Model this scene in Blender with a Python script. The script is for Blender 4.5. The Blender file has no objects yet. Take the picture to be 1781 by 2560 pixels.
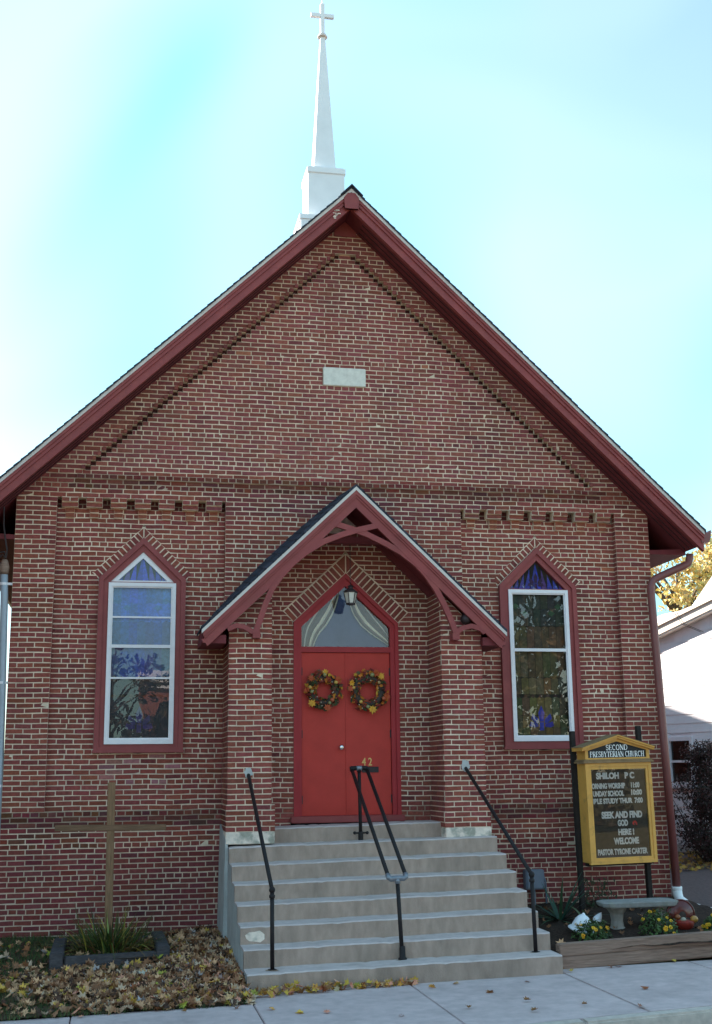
import bpy, bmesh, math, random
from mathutils import Vector, Matrix
R = math.radians
rnd = random.Random(7)
scene = bpy.context.scene
COL = scene.collection

# ------------------------------------------------------------------ camera, sky, sun, exposure
CAM = Vector((1.490, -16.740, 2.037))
YAW, PITCH, ROLL, FPX = 0.1942, 0.2131, -0.0120, 2995.2
cam_d = bpy.data.cameras.new("camera"); cam = bpy.data.objects.new("camera", cam_d); COL.objects.link(cam)
cam_d.sensor_fit = 'VERTICAL'; cam_d.sensor_height = 24.0; cam_d.sensor_width = 24.0
cam_d.lens = 24.0 * FPX / 2560.0
cam_d.clip_end = 3000.0
_cy, _sy, _cp, _sp = math.cos(YAW), math.sin(YAW), math.cos(PITCH), math.sin(PITCH)
FWD = Vector((_sy * _cp, _cy * _cp, _sp)); RIGHT = Vector((_cy, -_sy, 0)); UP = RIGHT.cross(FWD)
_cr, _sr = math.cos(ROLL), math.sin(ROLL)
RR = RIGHT * _cr + UP * _sr ; UU = UP * _cr - RIGHT * _sr
m = Matrix((RR, UU, -FWD)).transposed().to_4x4(); m.translation = CAM
cam.matrix_world = m
scene.camera = cam

TO_SUN = Vector((-0.636, 0.560, 0.530)).normalized()
sun_el = math.asin(TO_SUN.z)
world = bpy.data.worlds.new("World"); scene.world = world; world.use_nodes = True
nt = world.node_tree; nt.nodes.clear()
wo = nt.nodes.new("ShaderNodeOutputWorld"); bg = nt.nodes.new("ShaderNodeBackground")
sky = nt.nodes.new("ShaderNodeTexSky"); sky.sky_type = 'NISHITA'; sky.sun_disc = False
sky.sun_elevation = sun_el; sky.sun_rotation = math.atan2(TO_SUN.x, TO_SUN.y)
sky.air_density = 1.15; sky.dust_density = 0.35; sky.ozone_density = 1.6
tint = nt.nodes.new("ShaderNodeMixRGB"); tint.blend_type = 'MULTIPLY'; tint.inputs[0].default_value = 1.0
tint.inputs[2].default_value = (0.99, 0.98, 0.97, 1)
tc = nt.nodes.new("ShaderNodeTexCoord"); mp = nt.nodes.new("ShaderNodeMapping"); mp.inputs['Scale'].default_value = (1.6, 1.6, 3.2)
mp.inputs['Rotation'].default_value = (0.3, 0.5, 0.2); mp.inputs['Location'].default_value = (-0.31, 0.24, -0.08)
nz = nt.nodes.new("ShaderNodeTexNoise"); nz.inputs['Scale'].default_value = 1.5; nz.inputs['Detail'].default_value = 2.5; nz.inputs['Roughness'].default_value = 0.45
nz.inputs['Distortion'].default_value = 0.8
rp = nt.nodes.new("ShaderNodeValToRGB"); rp.color_ramp.elements[0].position = 0.30; rp.color_ramp.elements[1].position = 0.75
rp.color_ramp.elements[0].color = (0, 0, 0, 1); rp.color_ramp.elements[1].color = (1, 1, 1, 1)
cl = nt.nodes.new("ShaderNodeMixRGB"); cl.blend_type = 'MIX'
cl.inputs[2].default_value = (2.0, 2.75, 2.95, 1)      # thin veil of bright cloud all over the sky
fa = nt.nodes.new("ShaderNodeMath"); fa.operation = 'MULTIPLY'; fa.inputs[1].default_value = 0.75
bg.inputs['Strength'].default_value = 0.10
L = nt.links.new
L(sky.outputs[0], tint.inputs[1]); L(tc.outputs['Generated'], mp.inputs['Vector']); L(mp.outputs[0], nz.inputs['Vector'])
L(nz.outputs['Fac'], rp.inputs[0]); L(rp.outputs[0], fa.inputs[0]); L(fa.outputs[0], cl.inputs[0])
nz2 = nt.nodes.new("ShaderNodeTexNoise"); nz2.inputs['Scale'].default_value = 2.3; nz2.inputs['Detail'].default_value = 1.5; nz2.inputs['Distortion'].default_value = 0.5
mp2 = nt.nodes.new("ShaderNodeMapping"); mp2.inputs['Location'].default_value = (3.4, 0.01, 2.65); mp2.inputs['Rotation'].default_value = (0, 0, -0.10); L(tc.outputs['Generated'], mp2.inputs['Vector']); L(mp2.outputs[0], nz2.inputs['Vector'])
rp2 = nt.nodes.new("ShaderNodeValToRGB"); rp2.color_ramp.elements[0].position = 0.46; rp2.color_ramp.elements[1].position = 0.72
cy = nt.nodes.new("ShaderNodeMixRGB"); cy.inputs[2].default_value = (0.42, 2.4, 2.8, 1)          # clear cyan gaps between the veils
fa2 = nt.nodes.new("ShaderNodeMath"); fa2.operation = 'MULTIPLY'; fa2.inputs[1].default_value = 1.0
L(nz2.outputs['Fac'], rp2.inputs[0]); L(rp2.outputs[0], fa2.inputs[0]); L(fa2.outputs[0], cy.inputs[0]); L(cl.outputs[0], cy.inputs[1])
L(tint.outputs[0], cl.inputs[1]); L(cy.outputs[0], bg.inputs['Color']); L(bg.outputs[0], wo.inputs['Surface'])

sun_d = bpy.data.lights.new("sun", 'SUN'); sun_d.energy = 4.8; sun_d.angle = R(0.5); sun_d.color = (1.0, 0.91, 0.79)
sun = bpy.data.objects.new("sun", sun_d); COL.objects.link(sun)
sun.rotation_euler = TO_SUN.to_track_quat('Z', 'Y').to_euler()
vs = scene.view_settings
scene.display_settings.display_device = 'sRGB'
vs.view_transform = 'Standard'; vs.look = 'None'; vs.gamma = 1.0; vs.exposure = 2.05; vs.use_curve_mapping = False
scene.cycles.max_bounces = 8
scene.cycles.use_denoising = True

def project(x, y, z):
    v = Vector((x, y, z)) - CAM
    d = v.dot(FWD)
    return (890.5 + FPX * v.dot(RR) / d, 1280 - FPX * v.dot(UU) / d)

# ------------------------------------------------------------------ helpers
class MB:
    def __init__(self): self.v = []; self.f = []; self.t = []; self.mi = []
    def face(self, pts, tone=(1, 1, 1), mi=0):
        n = len(self.v); self.v.extend([tuple(p) for p in pts]); self.f.append(tuple(range(n, n + len(pts)))); self.t.append(tone); self.mi.append(mi)
    def hexa(self, p, tone=(1, 1, 1), mi=0, skip=()):
        # p: 8 points, 0-3 bottom ring (front-left, front-right, back-right, back-left), 4-7 top
        n = len(self.v); self.v.extend([tuple(q) for q in p])
        F = {'bottom': (0, 3, 2, 1), 'top': (4, 5, 6, 7), 'front': (0, 1, 5, 4), 'right': (1, 2, 6, 5), 'back': (2, 3, 7, 6), 'left': (3, 0, 4, 7)}
        for k, q in F.items():
            if k in skip: continue
            self.f.append(tuple(n + i for i in q)); self.t.append(tone); self.mi.append(mi)
    def box(self, x0, x1, y0, y1, z0, z1, tone=(1, 1, 1), mi=0, skip=()):
        self.hexa([(x0, y0, z0), (x1, y0, z0), (x1, y1, z0), (x0, y1, z0), (x0, y0, z1), (x1, y0, z1), (x1, y1, z1), (x0, y1, z1)], tone, mi, skip)
    def obox(self, c, ax, ay, az, tone=(1, 1, 1), mi=0):
        c = Vector(c); P = []
        for k in (-1, 1):
            for (i, j) in ((-1, -1), (1, -1), (1, 1), (-1, 1)): P.append(c + ax * i + ay * j + az * k)
        self.hexa(P, tone, mi)
    def prism(self, poly, y0, y1, tone=(1, 1, 1), mi=0):
        # poly in (x, z), counter-clockwise seen from the front; extruded in y
        n = len(poly)
        self.face([(x, y0, z) for x, z in poly], tone, mi); self.face([(x, y1, z) for x, z in reversed(poly)], tone, mi)
        for i in range(n):
            a, b = poly[i], poly[(i + 1) % n]
            self.face([(b[0], y0, b[1]), (a[0], y0, a[1]), (a[0], y1, a[1]), (b[0], y1, b[1])], tone, mi)
    def ring(self, outer, inner, y0, y1, tone=(1, 1, 1), mi=0):
        n = len(outer)
        for i in range(n):
            j = (i + 1) % n
            a, b, c, d = outer[i], outer[j], inner[j], inner[i]
            self.face([(a[0], y0, a[1]), (b[0], y0, b[1]), (c[0], y0, c[1]), (d[0], y0, d[1])], tone, mi)
            self.face([(b[0], y0, b[1]), (a[0], y0, a[1]), (a[0], y1, a[1]), (b[0], y1, b[1])], tone, mi)
            self.face([(d[0], y0, d[1]), (c[0], y0, c[1]), (c[0], y1, c[1]), (d[0], y1, d[1])], tone, mi)
    def strip(self, pts, w, y0, y1, tone=(1, 1, 1), mi=0):
        # ribbon of width w along a polyline in (x, z)
        Lf, Rt = [], []
        for i, p in enumerate(pts):
            a = pts[max(0, i - 1)]; b = pts[min(len(pts) - 1, i + 1)]
            d = Vector((b[0] - a[0], b[1] - a[1])).normalized(); nrm = Vector((-d.y, d.x)) * w / 2
            Lf.append((p[0] + nrm.x, p[1] + nrm.y)); Rt.append((p[0] - nrm.x, p[1] - nrm.y))
        for i in range(len(pts) - 1):
            self.prism([Rt[i], Rt[i + 1], Lf[i + 1], Lf[i]], y0, y1, tone, mi)
    def tube(self, pts, r, seg=10, tone=(1, 1, 1), mi=0, cap=True):
        pts = [Vector(p) for p in pts]; rs = r if isinstance(r, (list, tuple)) else [r] * len(pts)
        rings = []; prev = None
        for i, p in enumerate(pts):
            d = (pts[min(i + 1, len(pts) - 1)] - pts[max(i - 1, 0)])
            if d.length < 1e-9: d = Vector((0, 0, 1))
            d.normalize()
            if prev is None:
                u = d.orthogonal().normalized()
            else:
                u = (prev - d * prev.dot(d))
                u = u.normalized() if u.length > 1e-6 else d.orthogonal().normalized()
            prev = u; w = d.cross(u)
            n = len(self.v)
            for k in range(seg):
                a = 2 * math.pi * k / seg
                self.v.append(tuple(p + (u * math.cos(a) + w * math.sin(a)) * rs[i]))
            rings.append(n)
        for i in range(len(rings) - 1):
            a, b = rings[i], rings[i + 1]
            for k in range(seg):
                k2 = (k + 1) % seg
                self.f.append((a + k, a + k2, b + k2, b + k)); self.t.append(tone); self.mi.append(mi)
        if cap:
            self.f.append(tuple(reversed(range(rings[0], rings[0] + seg)))); self.t.append(tone); self.mi.append(mi)
            self.f.append(tuple(range(rings[-1], rings[-1] + seg))); self.t.append(tone); self.mi.append(mi)
    def lathe(self, prof, c, seg=20, tone=(1, 1, 1), mi=0, axis='z', wob=None):
        rings = []
        c = Vector(c)
        for (r, h) in prof:
            n = len(self.v)
            for k in range(seg):
                a = 2 * math.pi * k / seg
                rr = r * (wob(a, h) if wob else 1.0)
                if axis == 'z': p = Vector((rr * math.cos(a), rr * math.sin(a), h))
                elif axis == 'y': p = Vector((rr * math.cos(a), -h, rr * math.sin(a)))
                else: p = Vector((h, rr * math.cos(a), rr * math.sin(a)))
                self.v.append(tuple(c + p))
            rings.append(n)
        for i in range(len(rings) - 1):
            a, b = rings[i], rings[i + 1]
            for k in range(seg):
                k2 = (k + 1) % seg
                self.f.append((a + k, a + k2, b + k2, b + k)); self.t.append(tone); self.mi.append(mi)
        self.f.append(tuple(reversed(range(rings[0], rings[0] + seg)))); self.t.append(tone); self.mi.append(mi)
        self.f.append(tuple(range(rings[-1], rings[-1] + seg))); self.t.append(tone); self.mi.append(mi)
    def ball(self, c, r, seg=14, n=8, tone=(1, 1, 1), mi=0, sz=1.0, rib=0.0, nrib=8):
        prof = []
        for i in range(n + 1):
            a = -math.pi / 2 + math.pi * i / n
            prof.append((max(1e-4, r * math.cos(a)), r * sz * math.sin(a)))
        self.lathe(prof, c, seg, tone, mi, wob=(lambda a, h: 1 - rib * (0.5 + 0.5 * math.cos(nrib * a))) if rib else None)
    def mesh(self, name, mats):
        me = bpy.data.meshes.new(name); me.from_pydata(self.v, [], self.f)
        if not isinstance(mats, (list, tuple)): mats = [mats]
        for mm in mats: me.materials.append(mm)
        if len(mats) > 1: me.polygons.foreach_set('material_index', self.mi)
        at = me.color_attributes.new('tone', 'FLOAT_COLOR', 'CORNER')
        buf = []
        for f, t in zip(self.f, self.t): buf.extend((t[0], t[1], t[2], 1.0) * len(f))
        at.data.foreach_set('color', buf)
        me.update()
        return me
    def build(self, name, mats, parent=None, smooth=False, kind=None, label=None, bevel=0):
        me = self.mesh(name, mats)
        if bevel:
            b = bmesh.new(); b.from_mesh(me); bmesh.ops.remove_doubles(b, verts=b.verts, dist=1e-5)
            ed = [e for e in b.edges if len(e.link_faces) == 2 and e.calc_face_angle(0) > 0.5]
            bmesh.ops.bevel(b, geom=ed, offset=bevel, segments=2, affect='EDGES', clamp_overlap=True)
            b.to_mesh(me); b.free()
        if smooth: me.polygons.foreach_set('use_smooth', [True] * len(me.polygons))
        return link(name, me, parent, kind, label)

def link(name, me, parent=None, kind=None, label=None):
    o = bpy.data.objects.new(name, me); COL.objects.link(o)
    if parent: o.parent = parent
    if kind: o['kind'] = kind
    if label: o['label'] = label
    return o
def tag(o, label, cat, group=None):
    o['label'] = label; o['category'] = cat
    if group: o['group'] = group
    return o
def thing(name, label, cat, loc=(0, 0, 0), rot=(0, 0, 0), group=None):
    o = bpy.data.objects.new(name, None); COL.objects.link(o); o.location = loc; o.rotation_euler = rot
    o.empty_display_size = 0.1
    return tag(o, label, cat, group)

def mat(name, base, rough=0.75, var=0.18, scale=6.0, bump=0.0, bscale=80.0, spec=0.35, metal=0.0, coat=0.0, tone=False, stain=None, stretch=None, detail=5.0, coords='pos', sss=0.0):
    """procedural material: base colour broken by two noises, optional per-face tone, optional second colour patches"""
    M = bpy.data.materials.new(name); M.use_nodes = True; t = M.node_tree; n = t.nodes; l = t.links.new
    b = n['Principled BSDF']
    b.inputs['Roughness'].default_value = rough; b.inputs['Metallic'].default_value = metal
    b.inputs['Specular IOR Level'].default_value = spec
    if coat: b.inputs['Coat Weight'].default_value = coat
    if coords == 'pos':
        g = n.new('ShaderNodeNewGeometry'); src = g.outputs['Position']
    else:
        g = n.new('ShaderNodeTexCoord'); src = g.outputs['Object']
    if stretch:
        mp = n.new('ShaderNodeMapping'); mp.inputs['Scale'].default_value = stretch; l(src, mp.inputs['Vector']); src = mp.outputs[0]
    nz = n.new('ShaderNodeTexNoise'); nz.inputs['Scale'].default_value = scale; nz.inputs['Detail'].default_value = detail; nz.inputs['Roughness'].default_value = 0.6
    l(src, nz.inputs['Vector'])
    r = n.new('ShaderNodeMapRange'); r.inputs['From Min'].default_value = 0.3; r.inputs['From Max'].default_value = 0.7
    r.inputs['To Min'].default_value = 1 - var; r.inputs['To Max'].default_value = 1 + var
    l(nz.outputs['Fac'], r.inputs['Value'])
    mx = n.new('ShaderNodeVectorMath'); mx.operation = 'SCALE'; l(r.outputs[0], mx.inputs['Scale'])
    col = n.new('ShaderNodeRGB'); col.outputs[0].default_value = (*base, 1)
    cur = col.outputs[0]
    if stain:
        sc, ss, lo, hi = stain
        n2 = n.new('ShaderNodeTexNoise'); n2.inputs['Scale'].default_value = ss; n2.inputs['Detail'].default_value = 4.0; l(src, n2.inputs['Vector'])
        r2 = n.new('ShaderNodeMapRange'); r2.inputs['From Min'].default_value = lo; r2.inputs['From Max'].default_value = hi; l(n2.outputs['Fac'], r2.inputs['Value'])
        m2 = n.new('ShaderNodeMixRGB'); m2.inputs[2].default_value = (*sc, 1); l(r2.outputs[0], m2.inputs[0]); l(cur, m2.inputs[1]); cur = m2.outputs[0]
    if tone:
        at = n.new('ShaderNodeAttribute'); at.attribute_name = 'tone'
        m3 = n.new('ShaderNodeMixRGB'); m3.blend_type = 'MULTIPLY'; m3.inputs[0].default_value = 1.0
        l(cur, m3.inputs[1]); l(at.outputs['Color'], m3.inputs[2]); cur = m3.outputs[0]
    l(cur, mx.inputs[0]); l(mx.outputs[0], b.inputs['Base Color'])
    if bump:
        n4 = n.new('ShaderNodeTexNoise'); n4.inputs['Scale'].default_value = bscale; n4.inputs['Detail'].default_value = 4.0; l(src, n4.inputs['Vector'])
        bp = n.new('ShaderNodeBump'); bp.inputs['Strength'].default_value = bump; bp.inputs['Distance'].default_value = 0.01
        l(n4.outputs['Fac'], bp.inputs['Height']); l(bp.outputs[0], b.inputs['Normal'])
    return M

M = {}
M['brick'] = mat('brick', (0.258, 0.068, 0.054), 0.88, 0.22, 26, 0.5, 120, 0.2, tone=True, stain=((0.17, 0.052, 0.042), 0.8, 0.5, 0.75))
M['mortar'] = mat('mortar', (0.76, 0.60, 0.46), 0.95, 0.18, 5, 0.4, 150, 0.1, tone=True, stain=((0.50, 0.395, 0.32), 1.3, 0.52, 0.8))
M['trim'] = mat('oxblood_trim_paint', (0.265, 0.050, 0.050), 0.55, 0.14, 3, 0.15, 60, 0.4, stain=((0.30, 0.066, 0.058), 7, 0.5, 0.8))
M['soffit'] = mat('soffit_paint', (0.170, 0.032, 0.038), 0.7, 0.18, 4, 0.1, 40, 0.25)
M['doorframe'] = mat('door_frame_paint', (0.37, 0.028, 0.034), 0.5, 0.10, 3, 0.1, 60, 0.3)
M['door'] = mat('door_paint', (0.50, 0.047, 0.036), 0.55, 0.09, 4, 0.12, 90, 0.25)
M['white'] = mat('white_paint', (0.82, 0.77, 0.80), 0.5, 0.05, 5, 0.05, 40, 0.4)
M['steeple'] = mat('steeple_panel', (0.80, 0.80, 0.82), 0.45, 0.04, 4, 0, 40, 0.4)
M['drip'] = mat('drip_edge_metal', (0.62, 0.55, 0.52), 0.5, 0.08, 9, 0, 40, 0.4)
M['shingle'] = mat('slate_shingle', (0.040, 0.044, 0.062), 0.9, 0.35, 18, 0.4, 90, 0.2, tone=True)
M['stone'] = mat('name_stone', (0.74, 0.71, 0.65), 0.9, 0.12, 14, 0.5, 60, 0.2)
M['concrete'] = mat('step_concrete', (0.60, 0.485, 0.46), 0.92, 0.12, 9, 0.7, 140, 0.15, stain=((0.46, 0.37, 0.34), 3.2, 0.50, 0.8))
M['riser'] = mat('stained_shade_toned_riser', (0.42, 0.305, 0.25), 0.94, 0.16, 11, 0.8, 130, 0.12, stretch=(1.0, 1.0, 0.4), stain=((0.30, 0.225, 0.185), 2.6, 0.46, 0.75))  # brown weathering, darkened further so risers read as shaded against the treads
M['parge'] = mat('parge_cement', (0.46, 0.45, 0.44), 0.95, 0.14, 5, 0.5, 60, 0.15)
M['patch'] = mat('pale_cement_patch', (0.80, 0.66, 0.56), 0.95, 0.15, 14, 0.5, 80, 0.15, stain=((0.38, 0.35, 0.29), 6, 0.5, 0.62))
M['walk'] = mat('sidewalk_concrete', (0.58, 0.455, 0.445), 0.93, 0.12, 7, 0.5, 160, 0.15, stain=((0.47, 0.37, 0.36), 1.6, 0.5, 0.8))
M['kerb'] = mat('kerb_concrete', (0.56, 0.47, 0.41), 0.93, 0.18, 10, 0.6, 120, 0.15)
M['asphalt'] = mat('asphalt', (0.165, 0.150, 0.132), 0.93, 0.25, 30, 0.5, 200, 0.2)
M['drive'] = mat('driveway_paving', (0.10, 0.075, 0.075), 0.93, 0.25, 20, 0.5, 120, 0.2)
M['rail'] = mat('black_pipe_paint', (0.018, 0.013, 0.014), 0.55, 0.3, 20, 0.2, 100, 0.25)
M['galv'] = mat('galvanised_fitting', (0.22, 0.23, 0.26), 0.45, 0.2, 20, 0.1, 60, 0.5, metal=0.6)
M['soil'] = mat('soil', (0.085, 0.055, 0.037), 1.0, 0.4, 12, 0.8, 60, 0.1)
M['mulch'] = mat('mulch', (0.045, 0.028, 0.022), 1.0, 0.5, 30, 1.0, 80, 0.1)
M['grass'] = mat('grass_blades', (0.060, 0.105, 0.034), 0.7, 0.35, 3, 0, 1, 0.2, tone=True)
M['leaf'] = mat('fallen_leaf', (1, 1, 1), 0.75, 0.15, 30, 0, 1, 0.25, tone=True)
M['plant'] = mat('plant_leaf', (1, 1, 1), 0.6, 0.2, 12, 0, 1, 0.3, tone=True)
M['bark'] = mat('bark', (0.11, 0.085, 0.065), 0.95, 0.3, 12, 0.6, 40, 0.15)
M['crosswood'] = mat('cross_wood', (0.235, 0.132, 0.074), 0.8, 0.28, 5, 0.3, 60, 0.2, stretch=(9, 9, 1.0))
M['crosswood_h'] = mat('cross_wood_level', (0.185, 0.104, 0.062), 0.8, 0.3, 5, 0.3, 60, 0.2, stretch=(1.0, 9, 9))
M['rust'] = mat('rust_stained_concrete', (0.36, 0.235, 0.165), 0.95, 0.25, 14, 0.4, 90, 0.1)
M['tie'] = mat('old_timber', (0.085, 0.075, 0.08), 0.95, 0.3, 6, 0.5, 60, 0.15, stretch=(2, 2, 8))
M['timber'] = mat('weathered_timber', (0.31, 0.20, 0.155), 0.9, 0.25, 5, 0.5, 60, 0.15, stretch=(1.0, 4, 14), stain=((0.19, 0.115, 0.09), 2.4, 0.5, 0.75))
M['sign'] = mat('sign_golden_paint', (0.70, 0.345, 0.075), 0.5, 0.12, 5, 0.2, 50, 0.4, stretch=(1, 1, 1), stain=((0.42, 0.22, 0.06), 9, 0.58, 0.8))
M['signroof'] = mat('sign_weathered_top', (0.27, 0.17, 0.09), 0.8, 0.25, 9, 0.3, 60, 0.2)
M['signpost'] = mat('sign_post_wood', (0.030, 0.024, 0.022), 0.85, 0.3, 8, 0.3, 60, 0.2)
M['letterboard'] = mat('felt_board', (0.095, 0.078, 0.070), 0.9, 0.15, 20, 0, 1, 0.1)
M['black'] = mat('black_panel', (0.012, 0.011, 0.013), 0.5, 0.1, 5, 0, 1, 0.3)
M['letter'] = mat('white_lettering', (0.92, 0.90, 0.88), 0.5, 0.03, 5, 0, 1, 0.3)
M['red'] = mat('red_reflection_paint', (0.75, 0.03, 0.02), 0.35, 0.1, 20, 0, 1, 0.5)
M['brass'] = mat('brass_numeral', (0.62, 0.42, 0.16), 0.4, 0.1, 20, 0, 1, 0.5, metal=0.5)
M['steel'] = mat('polished_knob', (0.75, 0.72, 0.72), 0.2, 0.05, 9, 0, 1, 0.5, metal=1.0)
M['iron'] = mat('dark_iron', (0.035, 0.022, 0.025), 0.5, 0.2, 20, 0, 1, 0.4)
M['bench'] = mat('bench_concrete', (0.26, 0.25, 0.24), 0.9, 0.16, 14, 0.6, 120, 0.2, stain=((0.24, 0.24, 0.20), 6, 0.52, 0.75))
M['benchleg'] = mat('bench_leg_concrete', (0.27, 0.235, 0.205), 0.92, 0.2, 10, 0.6, 100, 0.2)
M['downspout'] = mat('downspout_paint', (0.205, 0.062, 0.058), 0.4, 0.1, 4, 0, 1, 0.5)
M['greypipe'] = mat('grey_pipe', (0.36, 0.40, 0.46), 0.4, 0.08, 4, 0, 1, 0.5)
M['pvc'] = mat('white_pvc', (0.80, 0.80, 0.82), 0.35, 0.04, 8, 0, 1, 0.5)
M['box'] = mat('utility_enamel', (0.16, 0.19, 0.25), 0.45, 0.1, 8, 0, 1, 0.5)
M['siding'] = mat('white_siding', (0.84, 0.80, 0.83), 0.6, 0.05, 3, 0.05, 30, 0.3)
M['creamsoffit'] = mat('cream_soffit', (0.86, 0.76, 0.66), 0.7, 0.05, 3, 0, 1, 0.3)
M['dark'] = mat('dark_interior', (0.03, 0.025, 0.025), 0.9, 0.2, 3, 0, 1, 0.1)
M['plaster'] = mat('interior_plaster', (0.30, 0.27, 0.23), 0.9, 0.1, 3, 0, 1, 0.1)
M['curtain'] = mat('curtain_cloth', (1, 1, 1), 0.85, 0.12, 14, 0, 1, 0.1, tone=True)
M['stained'] = mat('stained_and_sky_toned_glass', (1, 1, 1), 0.35, 0.35, 22, 0.3, 60, 0.5, tone=True)
M['lead'] = mat('lead_came', (0.05, 0.045, 0.04), 0.6, 0.2, 20, 0, 1, 0.3)
M['gourd'] = mat('gourd_skin', (1, 1, 1), 0.35, 0.2, 25, 0, 1, 0.5, tone=True)
M['glaze'] = mat('red_glaze', (0.10, 0.012, 0.010), 0.25, 0.3, 14, 0.2, 20, 0.4, coat=0.2)
M['basket'] = mat('basket_red', (0.26, 0.025, 0.015), 0.5, 0.3, 20, 0.3, 40, 0.3)
M['ornwhite'] = mat('white_ceramic', (0.78, 0.78, 0.82), 0.45, 0.05, 9, 0.15, 40, 0.5)
M['plainbrick'] = mat('plain_brickwork', (0.30, 0.10, 0.075), 0.9, 0.3, 14, 0.3, 40, 0.2)
M['roofgrey'] = mat('grey_roofing', (0.10, 0.10, 0.105), 0.9, 0.2, 9, 0, 1, 0.2)

def glass(name, tintc=(0.9, 0.93, 0.95), ior=1.9, rough=0.0, wav=0.0):
    g = bpy.data.materials.new(name); g.use_nodes = True; t = g.node_tree; n = t.nodes; n.clear(); l = t.links.new
    o = n.new('ShaderNodeOutputMaterial'); mx = n.new('ShaderNodeMixShader'); fr = n.new('ShaderNodeFresnel'); fr.inputs['IOR'].default_value = ior
    tr = n.new('ShaderNodeBsdfTransparent'); tr.inputs[0].default_value = (*tintc, 1); gl = n.new('ShaderNodeBsdfGlossy'); gl.inputs['Roughness'].default_value = rough
    if wav:
        nz = n.new('ShaderNodeTexNoise'); nz.inputs['Scale'].default_value = 2.2; nz.inputs['Detail'].default_value = 1.0
        ge = n.new('ShaderNodeNewGeometry'); l(ge.outputs['Position'], nz.inputs['Vector'])
        bp = n.new('ShaderNodeBump'); bp.inputs['Strength'].default_value = wav; bp.inputs['Distance'].default_value = 0.02
        l(nz.outputs['Fac'], bp.inputs['Height']); l(bp.outputs[0], gl.inputs['Normal'])
    l(fr.outputs[0], mx.inputs[0]); l(tr.outputs[0], mx.inputs[1]); l(gl.outputs[0], mx.inputs[2]); l(mx.outputs[0], o.inputs[0])
    return g
M['glass'] = glass('window_glass', ior=1.72, wav=0.06)
M['glass_transom'] = glass('transom_glass', ior=1.6)
M['sky_back'] = mat('sky_toned_backing', (0.11, 0.14, 0.27), 0.9, 0.15, 3, 0, 1, 0.1)  # sky reflection blue, put into the colour behind the transom
M['glass_sign'] = glass('sign_glass', (1, 1, 1), ior=1.65, wav=0.05)
M['lampglass'] = mat('frosted_lamp_glass', (0.62, 0.58, 0.52), 0.5, 0.15, 9, 0, 1, 0.5)

def solid(o):
    bpy.context.view_layer.update()
    me = bpy.data.meshes.new_from_object(o.evaluated_get(bpy.context.evaluated_depsgraph_get()))
    n = link(o.name.split('.')[0], me, o.parent); n.location = o.location; n.rotation_euler = o.rotation_euler; n.scale = o.scale
    nm = o.name; bpy.data.objects.remove(o); n.name = nm
    return n
# ------------------------------------------------------------------ the setting
def walk_z(x): return -0.24 + 0.0175 * (x - 4.6)
def sheet(name, xs, ys, zf, m, kind='structure', parent=None):
    b = MB()
    for i in range(len(xs) - 1):
        for j in range(len(ys) - 1):
            b.face([(xs[a], ys[c], zf(xs[a], ys[c])) for a, c in ((i, j), (i + 1, j), (i + 1, j + 1), (i, j + 1))])
    me = b.mesh(name, m); bm_ = bmesh.new(); bm_.from_mesh(me); bmesh.ops.remove_doubles(bm_, verts=bm_.verts, dist=1e-4); bm_.to_mesh(me); bm_.free()
    me.polygons.foreach_set('use_smooth', [True] * len(me.polygons))
    return link(name, me, parent, kind)
def rng(a, b, n): return [a + (b - a) * i / n for i in range(n + 1)]
def hsh(x, y):
    return math.sin(x * 3.1 + 1.3 * y) * 0.5 + math.sin(2.3 * x - 4.1 * y + 1) * 0.3 + math.sin(7.7 * x + 6.1 * y) * 0.2

M['field'] = mat('dry_lawn', (0.16, 0.13, 0.065), 0.95, 0.3, 2, 0.4, 30, 0.1)
sheet('ground', [-600, -60, -20, 60, 600], [-600, -12, 20, 60, 600], lambda x, y: -0.55, M['field'])
def kerb_y(x): return -5.50 + 0.10 * (x - 6.0)
road = sheet('road', [-120, -20, 20, 120], [-14.5, -10, -5.0], lambda x, y: -0.42 + 0.0175 * (max(-20, min(20, x)) - 4.6) - 0.01, M['asphalt'])
def lawn_z(x, y):
    t = min(1, max(0, -y / 3.78)); return (1 - t) * 0.0 + t * (walk_z(x) + 0.015) + 0.012 * hsh(x * 1.7, y * 1.7) + 0.0 * x
sheet('lawn', rng(-3.2, 2.93, 24), rng(-3.80, 0.25, 20), lawn_z, M['soil'])
sheet('far_lawn', rng(-30, -3.2, 4), rng(-3.80, 40, 4), lambda x, y: -0.3 if y < 0 else -0.1, M['soil'])
def bed_z(x, y):
    t = min(1, max(0, (y + 2.9) / 2.9)); return -0.02 + 0.02 * (x - 6.5) + t * 0.20 + 0.02 * hsh(x * 3, y * 3)
sheet('garden_bed', rng(6.44, 9.42, 24), rng(-2.90, 0.12, 24), bed_z, M['mulch'])
def drive_z(x, y): return -0.12 + 0.035 * max(0, y + 3) + 0.01 * hsh(x, y)
sheet('driveway', rng(9.42, 16.5, 10), rng(-3.4, 14, 20), drive_z, M['drive'])
sheet('back_ground', rng(9.3, 60, 8), rng(14, 70, 6), lambda x, y: 0.3, M['soil'])

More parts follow.
